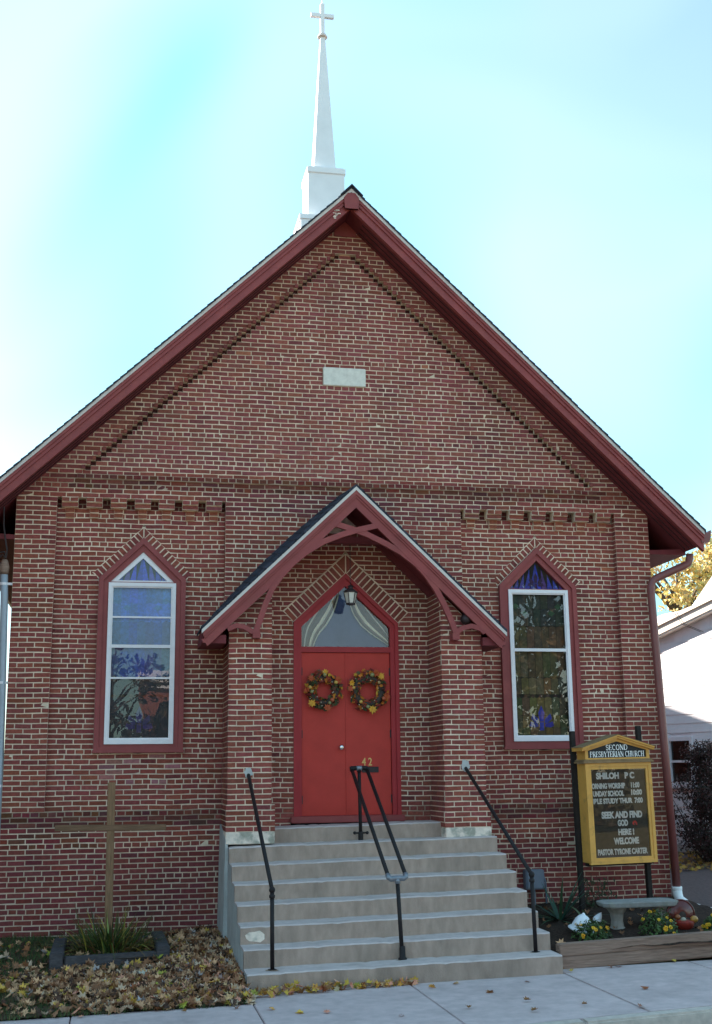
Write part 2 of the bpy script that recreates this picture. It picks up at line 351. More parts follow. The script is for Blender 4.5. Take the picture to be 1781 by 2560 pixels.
# sidewalk: one slab per joint, each its own piece
walk_base = MB(); walk_base.box(-30, 40, -5.9, -2.6, -0.9, -0.60)
walk = walk_base.build('sidewalk', M['soil'], kind='structure')
edges = [-6.1, -4.3, -2.5, -0.7, 1.1, 2.910, 4.680, 6.475, 8.10, 9.85, 11.6, 13.4, 15.2]
for i in range(len(edges) - 1):
    a, b_ = edges[i] + 0.006, edges[i + 1] - 0.006
    yb = -3.76 if b_ < 3.0 else -2.93
    s = MB(); dz = rnd.uniform(-0.003, 0.003)
    P = [(a, kerb_y(a), -0.5), (b_, kerb_y(b_), -0.5), (b_, yb, -0.5), (a, yb, -0.5),
         (a, kerb_y(a), walk_z(a) + dz), (b_, kerb_y(b_), walk_z(b_) + dz), (b_, yb, walk_z(b_) + dz), (a, yb, walk_z(a) + dz)]
    s.hexa(P); s.build('paving_slab', M['walk'], walk, bevel=0.007)
kerb_base = MB(); kerb_base.box(-30, 40, -6.9, -5.0, -1.0, -0.75)
kerb = kerb_base.build('kerb', M['soil'], kind='structure')
xk = -5.05
while xk < 14:
    a, b_ = xk + 0.004, xk + 1.80 - 0.004
    s = MB(); ya, yb = kerb_y(a) - 0.008, kerb_y(b_) - 0.008
    s.hexa([(a, ya - .19, -0.6), (b_, yb - .19, -0.6), (b_, yb, -0.6), (a, ya, -0.6),
            (a, ya - .15, walk_z(a) - .004), (b_, yb - .15, walk_z(b_) - .004), (b_, yb, walk_z(b_) + .002), (a, ya, walk_z(a) + .002)])
    s.build('kerbstone', M['kerb'], kerb, bevel=0.018)
    xk += 1.80

# ------------------------------------------------------------------ the church
church = thing('church', 'red brick church with steep gable, arched porch, pointed windows and white steeple', 'church')
C0 = 4.66; COURSE = 0.0677; BL_ = 0.2228; JT = 0.0142
ZN = lambda N: 5.79 - COURSE * N      # middle of course N
def soff(x): return 10.30 - 0.96 * abs(x - C0)
WIN = (1.750, 7.535)
def win_half(z):     # half width of the window opening with its brick arch
    if z < 2.335: return 0
    if z < 4.70: return 0.600
    if z < 4.79: return 0.600 + (z - 4.70) / 0.09 * 0.054
    return max(0.0, (5.444 - z) / 0.654 * 0.654)
DC = 4.620
def door_half(z):
    if z < 1.43: return 0.80
    if z < 4.11: return 0.757
    if z < 4.265: return 0.757 + (z - 4.11) / 0.155 * 0.148
    return max(0.0, 0.905 - (z - 4.265) * 1.062)
def step_half(z): return max(0.0, (9.84 - z) * 1.038)
def porch_under(x): return 5.60 - 0.957 * abs(x - 4.605)

brick_list = []      # (corner data, tone)
mort = MB()
def tone_for(x, z, base=None):
    r = rnd.random()
    k = 1.0 + rnd.uniform(-0.14, 0.14)
    t = [k, k * rnd.uniform(0.90, 1.10), k * rnd.uniform(0.88, 1.15)]
    if r < 0.045: t = [k * 0.74, k * 0.74, k * 0.88]           # overburnt, bluish
    elif r < 0.10: t = [k * 1.14, k * 1.20, k * 1.05]          # pale orange
    elif r < 0.102: t = [1.45, 1.7, 1.2]
    # soot and damp that has settled on the wall's own bands
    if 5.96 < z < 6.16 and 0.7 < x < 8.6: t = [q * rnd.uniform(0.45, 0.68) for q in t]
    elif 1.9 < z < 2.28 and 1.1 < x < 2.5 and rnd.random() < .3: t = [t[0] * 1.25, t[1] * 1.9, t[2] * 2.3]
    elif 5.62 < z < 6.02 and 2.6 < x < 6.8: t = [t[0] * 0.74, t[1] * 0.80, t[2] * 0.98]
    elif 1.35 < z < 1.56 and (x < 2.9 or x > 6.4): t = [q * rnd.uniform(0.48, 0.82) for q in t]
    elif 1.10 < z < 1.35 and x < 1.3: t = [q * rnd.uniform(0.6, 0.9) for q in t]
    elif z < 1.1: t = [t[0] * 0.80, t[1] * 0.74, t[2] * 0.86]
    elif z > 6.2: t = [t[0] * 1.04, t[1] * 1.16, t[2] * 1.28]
    return tuple(t)

def course_run(N, x0, x1, yp, header=None, off=None, tone=None, ydeep=None, mortar=True, mt=(1, 1, 1)):
    """one course of bricks between x0 and x1, each end (bottom, top) so it may be cut on the slant"""
    zc = ZN(N); zb, zt = zc - COURSE / 2, zc + COURSE / 2
    x0 = x0 if isinstance(x0, tuple) else (x0, x0); x1 = x1 if isinstance(x1, tuple) else (x1, x1)
    if max(x1) - min(x0) < 0.02 or (x1[0] - x0[0] < 0.004 and x1[1] - x0[1] < 0.004): return
    x1 = (max(x1[0], x0[0]), max(x1[1], x0[1]))
    if header is None: header = (N % 6 == 3)
    step = BL_ / 2 if header else BL_
    if off is None: off = (0.0 if N % 2 else BL_ / 2) + (0.03 if header else 0)
    off += 0.008 * math.sin(N * 12.9)
    mid0, mid1 = (x0[0] + x0[1]) / 2, (x1[0] + x1[1]) / 2
    if mortar:
        yd = ydeep if ydeep is not None else 0.30
        ym = yp + 0.0035
        mort.hexa([(x0[0], ym, zb), (x1[0], ym, zb), (x1[0], yd, zb), (x0[0], yd, zb), (x0[1], ym, zt), (x1[1], ym, zt), (x1[1], yd, zt), (x0[1], yd, zt)], mt)
    # joint positions
    js = []
    j = math.ceil((mid0 - off) / step) * step + off
    while j < mid1:
        if j - mid0 > 0.045 and mid1 - j > 0.045: js.append(j + rnd.uniform(-0.006, 0.006))
        j += step
    cuts = [None] + js + [None]
    wob = 0.0035
    for a, b in zip(cuts[:-1], cuts[1:]):
        L_ = (x0[0] + JT / 2, x0[1] + JT / 2) if a is None else (a + JT / 2, a + JT / 2)
        R_ = (x1[0] - JT / 2, x1[1] - JT / 2) if b is None else (b - JT / 2, b - JT / 2)
        if a is None: L_ = (x0[0] + (0.002 if x0[0] == x0[1] else JT / 2), x0[1] + (0.002 if x0[0] == x0[1] else JT / 2))
        if b is None: R_ = (x1[0] - (0.002 if x1[0] == x1[1] else JT / 2), x1[1] - (0.002 if x1[0] == x1[1] else JT / 2))
        if R_[0] - L_[0] < 0.012 and R_[1] - L_[1] < 0.012: continue
        R_ = (max(R_[0], L_[0] + .002), max(R_[1], L_[1] + .002))
        d = yp + rnd.uniform(-0.0025, 0.0015); h = JT / 2
        d1, d2 = rnd.uniform(-wob, wob), rnd.uniform(-wob, wob)
        t = tone if tone else tone_for((L_[0] + R_[0]) / 2, zc)
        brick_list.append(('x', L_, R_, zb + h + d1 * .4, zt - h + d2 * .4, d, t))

for N in range(-64, 87):
    zc = ZN(N); zb, zt = zc - COURSE / 2, zc + COURSE / 2
    def span(fn): return (fn(zb), fn(zt))
    if zc > 10.2: continue
    gl = lambda z: max(0.004, C0 - (10.30 - z) / 0.96); gr = lambda z: min(9.32, C0 + (10.30 - z) / 0.96)
    wl, wr = span(gl), span(gr)
    mt = (1, 1, 1)
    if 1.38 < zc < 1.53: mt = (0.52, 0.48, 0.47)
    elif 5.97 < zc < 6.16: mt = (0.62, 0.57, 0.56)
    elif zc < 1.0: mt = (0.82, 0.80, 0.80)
    if zc > 6.09:                                     # gable with its sunken stepped panel
        hs = step_half(zc)
        if hs > 0.06:
            a, b = C0 - hs, C0 + 0.005 + hs
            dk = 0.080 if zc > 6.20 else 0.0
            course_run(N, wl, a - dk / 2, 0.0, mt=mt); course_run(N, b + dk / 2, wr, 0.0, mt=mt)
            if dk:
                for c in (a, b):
                    course_run(N, c - dk / 2, c + dk / 2, 0.075, tone=(0.24, 0.22, 0.28), mt=(0.28, 0.26, 0.26))  # step notch: its recess shade is put into dark brick and mortar tones
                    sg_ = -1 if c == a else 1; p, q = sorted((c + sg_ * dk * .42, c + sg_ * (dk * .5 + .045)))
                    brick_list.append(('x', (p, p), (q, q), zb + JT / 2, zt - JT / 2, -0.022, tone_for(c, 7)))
            zs = (zb, zt)
            if 7.645 < zc < 7.935 :
                course_run(N, a + dk / 2, 4.312, 0.045); course_run(N, 4.963, b - dk / 2, 0.045)
            else:
                band = (N == -5)
                course_run(N, a + dk / 2, b - dk / 2, 0.045 if not band else -0.022, header=True if band else None, mt=mt)
        else:
            course_run(N, wl, wr, 0.0)
    elif N < 0:                                       # plain band above the corbels
        course_run(N, wl, wr, 0.0, mt=mt)
    elif zb > 1.50:                                   # pilasters, sunken window bays, middle block
        course_run(N, 0.004, 0.550, 0.0, off=0.006 + (0.0 if N % 2 else BL_ / 2), header=False)
        course_run(N, 8.786, 9.32, 0.0, off=8.79 + (0.0 if N % 2 else BL_ / 2), header=False)
        for (pa, pb, wc) in ((0.552, 2.886, WIN[0]), (6.364, 8.786, WIN[1])):
            h0, h1 = win_half(zb), win_half(zt)
            if h0 > 0.0 or h1 > 0.0:
                course_run(N, pa, (wc - h0, wc - h1), 0.11); course_run(N, (wc + h0, wc + h1), pb, 0.11)
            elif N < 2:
                course_run(N, pa, pb, 0.15, tone=(0.42, 0.40, 0.46), mt=(0.4, 0.37, 0.36))  # shade between the corbels painted as darker brick and mortar
            else:
                course_run(N, pa, pb, 0.11)
            # corbel table
            if N <= 3:
                for k in range(7):
                    c = pa + 0.062 + 0.333 * k * (pb - pa) / 2.335
                    if N in (0, 1):
                        course_run(N, c, c + 0.222, -0.020 if N == 0 else 0.008, header=(N == 0), off=c, ydeep=0.25)
                    else:
                        course_run(N, c + 0.05, c + 0.172, 0.068 if N == 2 else 0.078, header=False, off=c + 0.05, ydeep=0.2, tone=(1.05, 1.15, 0.9))
        d0, d1 = door_half(zb), door_half(zt)
        if d0 > 0 or d1 > 0:
            course_run(N, 2.890, (DC - d0, DC - d1), 0.0); course_run(N, (DC + d0, DC + d1), 6.360, 0.0)
        else:
            course_run(N, 2.890, 6.360, 0.0)
    else:                                             # plinth
        dh = 0.757 if zc > 1.43 else 0.80
        for (a, b) in ((0.004, DC - dh), (DC + dh, 9.32)):
            course_run(N, a, b, 0.0, mt=mt)
for (sx, side) in ((0.550, 1), (2.890, -1), (8.786, -1)):
    for N in range(0, 64):
        zc = ZN(N); zb, zt = zc - COURSE / 2, zc + COURSE / 2
        if zb > 1.50: brick_list.append(('y', 0.004, 0.108, sx + side * .0045, side, zb + JT / 2, zt - JT / 2, tone_for(sx, zc)))
# sloping mortar wash at the foot of the sunken bays
for (a, b) in ((0.552, 2.886), (6.364, 8.782)):
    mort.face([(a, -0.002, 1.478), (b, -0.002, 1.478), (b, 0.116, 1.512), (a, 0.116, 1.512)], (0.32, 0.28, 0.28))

# porch piers: front and side faces
def pier(xa, xb, yf, inner_side):
    N0 = 66
    for N in range(14, N0 + 1):
        zc = ZN(N); zb, zt = zc - COURSE / 2, zc + COURSE / 2
        if zb < 1.285: continue
        wide = zc < 1.62
        a, b, y = (xa - 0.018, xb + 0.042, yf - 0.028) if wide else (xa, xb, yf)
        lim = 0.0
        # cut under the sloping porch roof
        if xa < C0:
            lo = lambda z: max(a, 4.605 - (5.60 - z) / 0.957); A = (lo(zb), lo(zt)); B = b
            if min(A) > b - 0.03: continue
        else:
            hi = lambda z: min(b, 4.605 + (5.60 - z) / 0.957); B = (hi(zb), hi(zt)); A = a
            if max(B) < a + 0.03: continue
        t = None
        course_run(N, A, B, y, header=False, off=xa + (0 if N % 2 else BL_ / 2), ydeep=y + 0.05, tone=t)
        # side faces (planes of constant x)
        for sx in (a, b):
            side = -1 if sx == a else 1
            if xa < C0 and side == -1 and zc > 3.9: continue
            if xa > C0 and side == 1 and zc > 3.9: continue
            off = (0.10 if N % 2 else 0.0)
            yy = y + 0.004; first = True
            j = y + (BL_ / 2 if N % 2 else BL_)
            mort.face([(sx - side * 0.0055, y + 0.006, zb), (sx - side * 0.0055, 0.0, zb), (sx - side * 0.0055, 0.0, zt), (sx - side * 0.0055, y + 0.006, zt)][::(1 if side == 1 else -1)])
            ends = [y]
            while j < -0.05: ends.append(j); j += BL_
            ends.append(0.0)
            for p, q in zip(ends[:-1], ends[1:]):
                brick_list.append(('y', p + (0.002 if p == y else JT / 2), q - JT / 2, sx, side, zb + JT / 2, zt - JT / 2, tone_for(sx, zc)))
pier(2.890, 3.465, -0.750, 1); pier(5.808, 6.385, -0.750, -1)

wall = mort.build('wall', M['mortar'], church)

# bricks: the 300 that show largest are objects, the rest one joined part
def px_area(b):
    if b[0] != 'x': return 0
    _, L_, R_, zb, zt, d, t = b
    if L_[0] != L_[1] or R_[0] != R_[1]: return 0
    a = project(L_[0], d, zb); c = project(R_[0], d, zt)
    if not (0 < a[0] < 1781 and a[1] < 2300): return 0
    return abs(c[0] - a[0]) * abs(c[1] - a[1])
order = sorted(range(len(brick_list)), key=lambda i: -px_area(brick_list[i]))
single = set(order[:300])
variants = {}
def variant(t):
    key = tuple(round(q * 8) / 8 for q in t)
    if key not in variants:
        b = MB(); b.box(-0.5, 0.5, 0.0, 1.0, -0.5, 0.5, key, skip=('back',)); variants[key] = b.mesh('brick', M['brick'])
    return variants[key]
def cw(x, z): return 0.0030 * math.sin(1.9 * x + 2.3 * z) * math.sin(5.3 * x - 1.1 * z + 1) + 0.0016 * math.sin(11 * x + 3 * z)
bw = MB()
for i, b in enumerate(brick_list):
    if b[0] == 'x':
        _, L_, R_, zb, zt, d, t = b
        if i in single:
            o = bpy.data.objects.new('brick', variant(t)); COL.objects.link(o); o.parent = wall
            o.location = ((L_[0] + R_[0]) / 2, d, (zb + zt) / 2 + cw((L_[0] + R_[0]) / 2, zb)); o.scale = (R_[0] - L_[0], 0.03, zt - zb)
            o.rotation_euler = (0, rnd.uniform(-0.008, 0.008), rnd.uniform(-0.01, 0.01))
        else:
            e = [rnd.uniform(-0.0028, 0.0028) * (2.2 if rnd.random() < .04 else 1) + cw(x_, zb) for x_ in (L_[0], R_[0], L_[1], R_[1])]
            bw.hexa([(L_[0], d + e[0] * .5, zb + e[0]), (R_[0], d + e[1] * .5, zb + e[1]), (R_[0], d + .03, zb + e[1]), (L_[0], d + .03, zb + e[0]),
                     (L_[1], d + e[2] * .5, zt + e[2]), (R_[1], d + e[3] * .5, zt + e[3]), (R_[1], d + .03, zt + e[3]), (L_[1], d + .03, zt + e[2])], t, skip=('back',))
    else:
        _, p, q, sx, side, zb, zt, t = b
        dx = side * rnd.uniform(-0.001, 0.0025); x0, x1 = sorted((sx + dx, sx - side * 0.03))
        bw.box(x0, x1, p, q, zb, zt, t)
bw.build('brickwork', M['brick'], wall, kind='stuff')

# brick arches over the openings: every header its own piece
def arch(cx, spring_in, apex_in, half_in, thick, yp, n, lab):
    up = MB()
    for s in (-1, 1):
        a = Vector((cx + s * half_in, spring_in)); b = Vector((cx, apex_in)); d = (b - a); ln = d.length; d.normalize()
        nrm = Vector((-d.y, d.x)) if s == -1 else Vector((d.y, -d.x))
        if nrm.y < 0: nrm = -nrm
        for k in range(n):
            t0, t1 = ln * k / n + 0.009, ln * (k + 1) / n - 0.009
            th = thick - 0.006; i0 = nrm * 0.008
            P = [a + d * t0 + i0, a + d * t1 + i0, a + d * t1 + nrm * th, a + d * t0 + nrm * th]
            if k == n - 1:
                t2 = ln + thick * abs(nrm.x / d.x) if abs(d.x) > 1e-6 else ln
                ext = (b.y - (a + nrm * thick).y)
                # meet the middle line with a mitre
                q = a + nrm * thick; tt = (cx - s * -0.0 - q.x) / d.x - 0.006
                P = [a + d * t0 + i0, a + d * (ln - 0.016) + i0, a + d * (ln - .016) + nrm * th, a + d * t0 + nrm * th]
                c1 = a + d * (ln - .006) ; q = a + nrm * th; tt = (cx - q.x) / d.x - 0.010
                W_ = [c1 + i0, q + d * tt, q + d * (ln - .002)]; W_ = [(p.x, p.y) for p in W_]
                if sum(W_[i][0] * W_[(i + 1) % 3][1] - W_[(i + 1) % 3][0] * W_[i][1] for i in range(3)) < 0: W_.reverse()
                bb = MB(); bb.prism(W_, yp - 0.001, yp + 0.05, tone_for(cx, 4)); bb.build('arch_brick', M['brick'], wall)
            P = [(p.x, p.y) for p in P]
            ar = sum(P[i][0] * P[(i + 1) % 4][1] - P[(i + 1) % 4][0] * P[i][1] for i in range(4))
            if ar < 0: P.reverse()
            bb = MB(); bb.prism(P, yp - 0.001, yp + 0.05, tone_for(cx, 4)); bb.build('arch_brick', M['brick'], wall)
        q = a + nrm * thick; tt = (cx - q.x) / d.x
        P = [(a.x, a.y), (b.x, b.y), (cx, (q + d * tt).y + 0.008), ((q - d * 0.008 + nrm * 0.008).x, (q - d * 0.008 + nrm * 0.008).y)]
        ar = sum(P[i][0] * P[(i + 1) % 4][1] - P[(i + 1) % 4][0] * P[i][1] for i in range(4))
        if ar < 0: P.reverse()
        up.prism(P, yp + 0.0015, yp + 0.16)
    up.build('arch_mortar', M['mortar'], wall)
for w in WIN: arch(w, 4.70, 5.283, 0.600, 0.115, 0.11, 11, '')
arch(DC, 4.110, 4.822, 0.757, 0.205, 0.0, 13, '')

# hollow body behind the brick front
body = MB()
body.box(0.03, 0.30, 0.29, 16, -0.4, 5.86); body.box(9.02, 9.29, 0.29, 16, -0.4, 5.86); body.box(0.03, 9.29, 15.7, 16, -0.4, 5.86)
body.prism([(0.03, 5.8), (9.29, 5.8), (9.29, 5.86), (C0, 10.28), (0.03, 5.86)], 15.7, 16)
body.box(0.30, 9.02, 0.30, 15.7, 1.25, 1.33, mi=1)
body.build('side_wall', [M['plainbrick'], M['dark']], church)

# name stone
s = MB(); s.box(4.316, 4.960, 0.020, 0.12, 7.650, 7.933); s.build('name_stone', M['stone'], church, bevel=0.008)
b = MB()
for k in range(3):
    x = 4.40
    while x < 4.86:
        w = rnd.uniform(.015, .05); b.box(x, x + w, 0.0165, 0.03, 7.85 - k * .07, 7.866 - k * .07 + rnd.uniform(-.004, .004)); x += w + rnd.uniform(.012, .03)

# main roof -------------------------------------------------------------
YF = -0.52
def rz(x, h): return 10.25 - 0.96 * abs(x - C0) + h
rf = MB()
XE = 5.29      # half width to the eaves
for s in (-1, 1):
    n = 58; 
    for k in range(n):
        a0, a1 = XE * k / n, XE * (k + 1) / n + 0.02
        lift = 0.018 if k % 1 == 0 else 0
        jy = rnd.uniform(-0.012, 0.012)
        xa, xb = C0 + s * a0, C0 + s * a1
        za, zb = 10.25 - 0.96 * a0 + 0.315, 10.25 - 0.96 * a1 + 0.330 + rnd.uniform(-.003, .003)
        tn = (rnd.uniform(.8, 1.2),) * 3
        P = [(xa, za - .012), (xb, zb - .03), (xb, zb + .008), (xa, za + .008)]
        ar = sum(P[i][0] * P[(i + 1) % 4][1] - P[(i + 1) % 4][0] * P[i][1] for i in range(4))
        if ar < 0: P.reverse()
        rf.prism(P, YF - 0.070 + jy * .5, 16.4, tn)
roof = rf.build('roof', M['shingle'], church)
cp = MB(); cp.prism([(C0 - .17, 10.43), (C0 - .15, 10.425), (C0, 10.58), (C0 + .15, 10.425), (C0 + .17, 10.43), (C0, 10.605)], YF - 0.10, 16.4); cp.build('ridge_cap', M['shingle'], roof)
dk = MB(); sf = MB(); rb = [MB(), MB()]; de = [MB(), MB()]
for i, s in enumerate((-1, 1)):
    def para(h0, h1, x0=0.0, x1=XE):
        P = [(C0 + s * x0, rz(C0 + s * x0, h0)), (C0 + s * x1, rz(C0 + s * x1, h0)), (C0 + s * x1, rz(C0 + s * x1, h1)), (C0 + s * x0, rz(C0 + s * x0, h1))]
        return P if s == 1 else P[::-1]
    dk.prism(para(0.18, 0.30), YF + 0.01, 16.2)                         # deck
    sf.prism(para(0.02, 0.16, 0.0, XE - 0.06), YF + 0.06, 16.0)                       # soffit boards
    for q, (h0, h1, y) in enumerate(((0.0, 0.14, 0.0), (0.135, 0.20, -0.022), (0.195, 0.245, -0.04))):
        rb[i].prism(para(h0, h1), YF + y, YF + 0.07)
    de[i].prism(para(0.245, 0.318), YF - 0.055, YF + 0.03)
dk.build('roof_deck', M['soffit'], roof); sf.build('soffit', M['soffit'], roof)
for q in (0, 1):
    rb[q].build('rake_board', M['trim'], roof); de[q].build('drip_edge', M['drip'], roof)
# soffit board joints and the block that fills the peak
jb = MB()
for s in (-1, 1):
    for k in range(3):
        y = YF + 0.16 + 0.13 * k
        P = [(C0 + s * .2, rz(C0 + .2, 0.012)), (C0 + s * 5.2, rz(C0 + 5.2, 0.012)), (C0 + s * 5.2, rz(C0 + 5.2, 0.025)), (C0 + s * .2, rz(C0 + .2, 0.025))]
        jb.prism(P if s == 1 else P[::-1], y, y + 0.012)
jb.build('soffit_joint', M['dark'], roof)
pk = MB(); pk.prism([(C0 - .17, 10.03), (C0 + .17, 10.03), (C0 + .17, 10.12), (C0, 10.29), (C0 - .17, 10.12)], -0.03, 0.10); pk.build('peak_block', M['trim'], church)
pk = MB(); pk.prism([(C0 - .11, 10.21), (C0 + .11, 10.21), (C0 + .13, 10.40), (C0 + .06, 10.49), (C0 - .06, 10.49), (C0 - .13, 10.40)], YF - 0.058, YF - 0.03)
pk.build('peak_cap', M['trim'], roof, bevel=0.015)
pt = MB()
for k in range(9):
    x = C0 - .20 - rnd.uniform(0, .09); z = 10.32 - rnd.uniform(0, .14) - .96 * (C0 - x) + .13
    pt.box(x, x + rnd.uniform(.03, .07), YF - .0425 + .02, YF - .02, z, z + rnd.uniform(.006, .016))
pt.build('bare_wood_patch', M['patch'], roof)
# gutters along the eaves
for s in (-1, 1):
    g = MB(); xe = C0 + s * (XE - 0.02); ze = 10.25 - 0.96 * XE + 0.30
    prof = [(0.0, -0.17), (0.115, -0.17), (0.15, -0.10), (0.165, 0.02), (0.15, 0.02), (0.10, -0.02), (0.0, 0.0)]
    P = [(xe + s * (px - 0.02), ze + pz) for px, pz in prof]
    g.prism(P if s == 1 else P[::-1], YF - 0.02, 16.2); g.build('gutter', M['downspout'], roof)
    g = MB(); P = [(xe - s * .62, ze - .26), (xe - s * .01, ze - .26), (xe - s * .01, ze - .165), (xe - s * .62, ze - .20)]
    g.prism(P if s == 1 else P[::-1], 0.02, 16.0); g.build('eave_soffit', M['soffit'], roof)

# downspouts
d = MB()
def flat_tube(b, pts, w, t_, axis_y=True):
    pts = [Vector(p) for p in pts]
    b.tube(pts, w, 8)
pts = [(9.915, -0.12, 5.20), (9.912, -0.12, 5.14), (9.88, -0.12, 5.06), (9.80, -0.12, 5.015), (9.60, -0.12, 4.93), (9.36, -0.12, 4.825), (9.285, -0.12, 4.78), (9.250, -0.12, 4.68), (9.249, -0.12, 4.55), (9.30, -0.12, 2.4), (9.350, -0.12, 0.36)]
d.tube(pts, 0.058, 12)
ds = d.build('downspout', M['downspout'], church, smooth=True)
d = MB(); d.tube([(9.350, -0.12, 0.37), (9.353, -0.13, 0.27), (9.36, -0.17, 0.20), (9.44, -0.25, 0.13), (9.62, -0.42, 0.07), (9.86, -0.62, 0.03)], [.069, .069, .070, .066, .062, .062], 14)
d.lathe([(.072, .33), (.075, .34), (.075, .372), (.072, .38)], (9.351, -.12, 0), 14)
d.build('plastic_elbow', M['pvc'], ds, smooth=True)
d = MB(); d.tube([(-0.122, 0.06, 4.80), (-0.10, 0.06, 4.4), (-0.066, 0.06, 3.0), (-0.03, 0.06, 1.2), (-0.02, 0.06, -0.1)], 0.052, 14)
gp = d.build('downspout', M['greypipe'], church, smooth=True, label='grey downspout at the corner beyond the wooden cross')
d = MB(); d.lathe([(.055, 4.72), (.062, 4.76), (.07, 4.82), (.05, 4.90), (.035, 4.93)], (-0.118, 0.06, 0), 14); d.build('pipe_cap', M['timber'], gp, smooth=True)
for z in (4.59, 3.253, 1.903):
    d = MB(); xc = -0.122 + (4.8 - z) * 0.0245; d.lathe([(.056, z - .018), (.057, z - .016), (.057, z + .016), (.056, z + .018)], (xc, .06, 0), 14)
    d.box(xc, 0.02, 0.03, 0.06, z - .016, z + .016); d.build('strap', M['white'], gp)
d = MB()
d.tube([(-0.16, -0.02, 5.70), (-0.15, -0.01, 5.4), (-0.12, 0.0, 5.2), (-0.09, 0.0, 5.05), (-0.10, 0.02, 4.94)], 0.011, 6)
d.tube([(-0.30, -0.02, 4.95), (-0.20, 0.0, 5.01), (-0.12, 0.0, 5.03), (-0.10, 0.02, 4.94)], 0.010, 6)
d.tube([(-0.5, 0.02, 4.72), (-0.24, 0.02, 4.88), (-0.15, 0.0, 4.99), (-0.10, 0.02, 4.94)], 0.010, 6)
d.build('service_cable', M['iron'], church)

# steeple -------------------------------------------------------------
SX, SY = 4.655, 1.905
st = MB()
st.box(SX - .46, SX + .46, SY - .46, SY + .46, 9.9, 11.02); st.box(SX - .48, SX + .48, SY - .48, SY + .48, 11.0, 11.08)
st.box(SX - .31, SX + .31, SY - .31, SY + .31, 11.08, 11.93)
steeple = st.build('steeple', M['steeple'], church)
c = MB(); c.box(SX - .330, SX + .330, SY - .330, SY + .330, 11.925, 12.035); c.box(SX - .30, SX + .30, SY - .30, SY + .30, 12.035, 12.06); c.build('cornice', M['steeple'], steeple, bevel=0.01)
c = MB(); a, b_ = .188, .038
c.hexa([(SX - a, SY - a, 12.06), (SX + a, SY - a, 12.06), (SX + a, SY + a, 12.06), (SX - a, SY + a, 12.06), (SX - b_, SY - b_, 14.72), (SX + b_, SY - b_, 14.72), (SX + b_, SY + b_, 14.72), (SX - b_, SY + b_, 14.72)])
c.build('spire', M['steeple'], steeple)
c = MB(); c.ball((SX, SY, 14.735), .075, 16, 8, sz=.7); c.lathe([(.085, 14.70), (.09, 14.71), (.085, 14.72)], (SX, SY, 0), 16); c.build('finial_ball', M['drip'], steeple, smooth=True)
c = MB(); c.box(SX - .034, SX + .034, SY - .034, SY + .034, 14.77, 15.36); c.box(SX - .205, SX + .205, SY - .032, SY + .032, 15.10, 15.165); c.build('cross', M['steeple'], steeple)
c = MB(); c.tube([(SX, SY, 15.36), (SX, SY, 15.95)], .010, 6); c.build('lightning_rod', M['drip'], steeple)

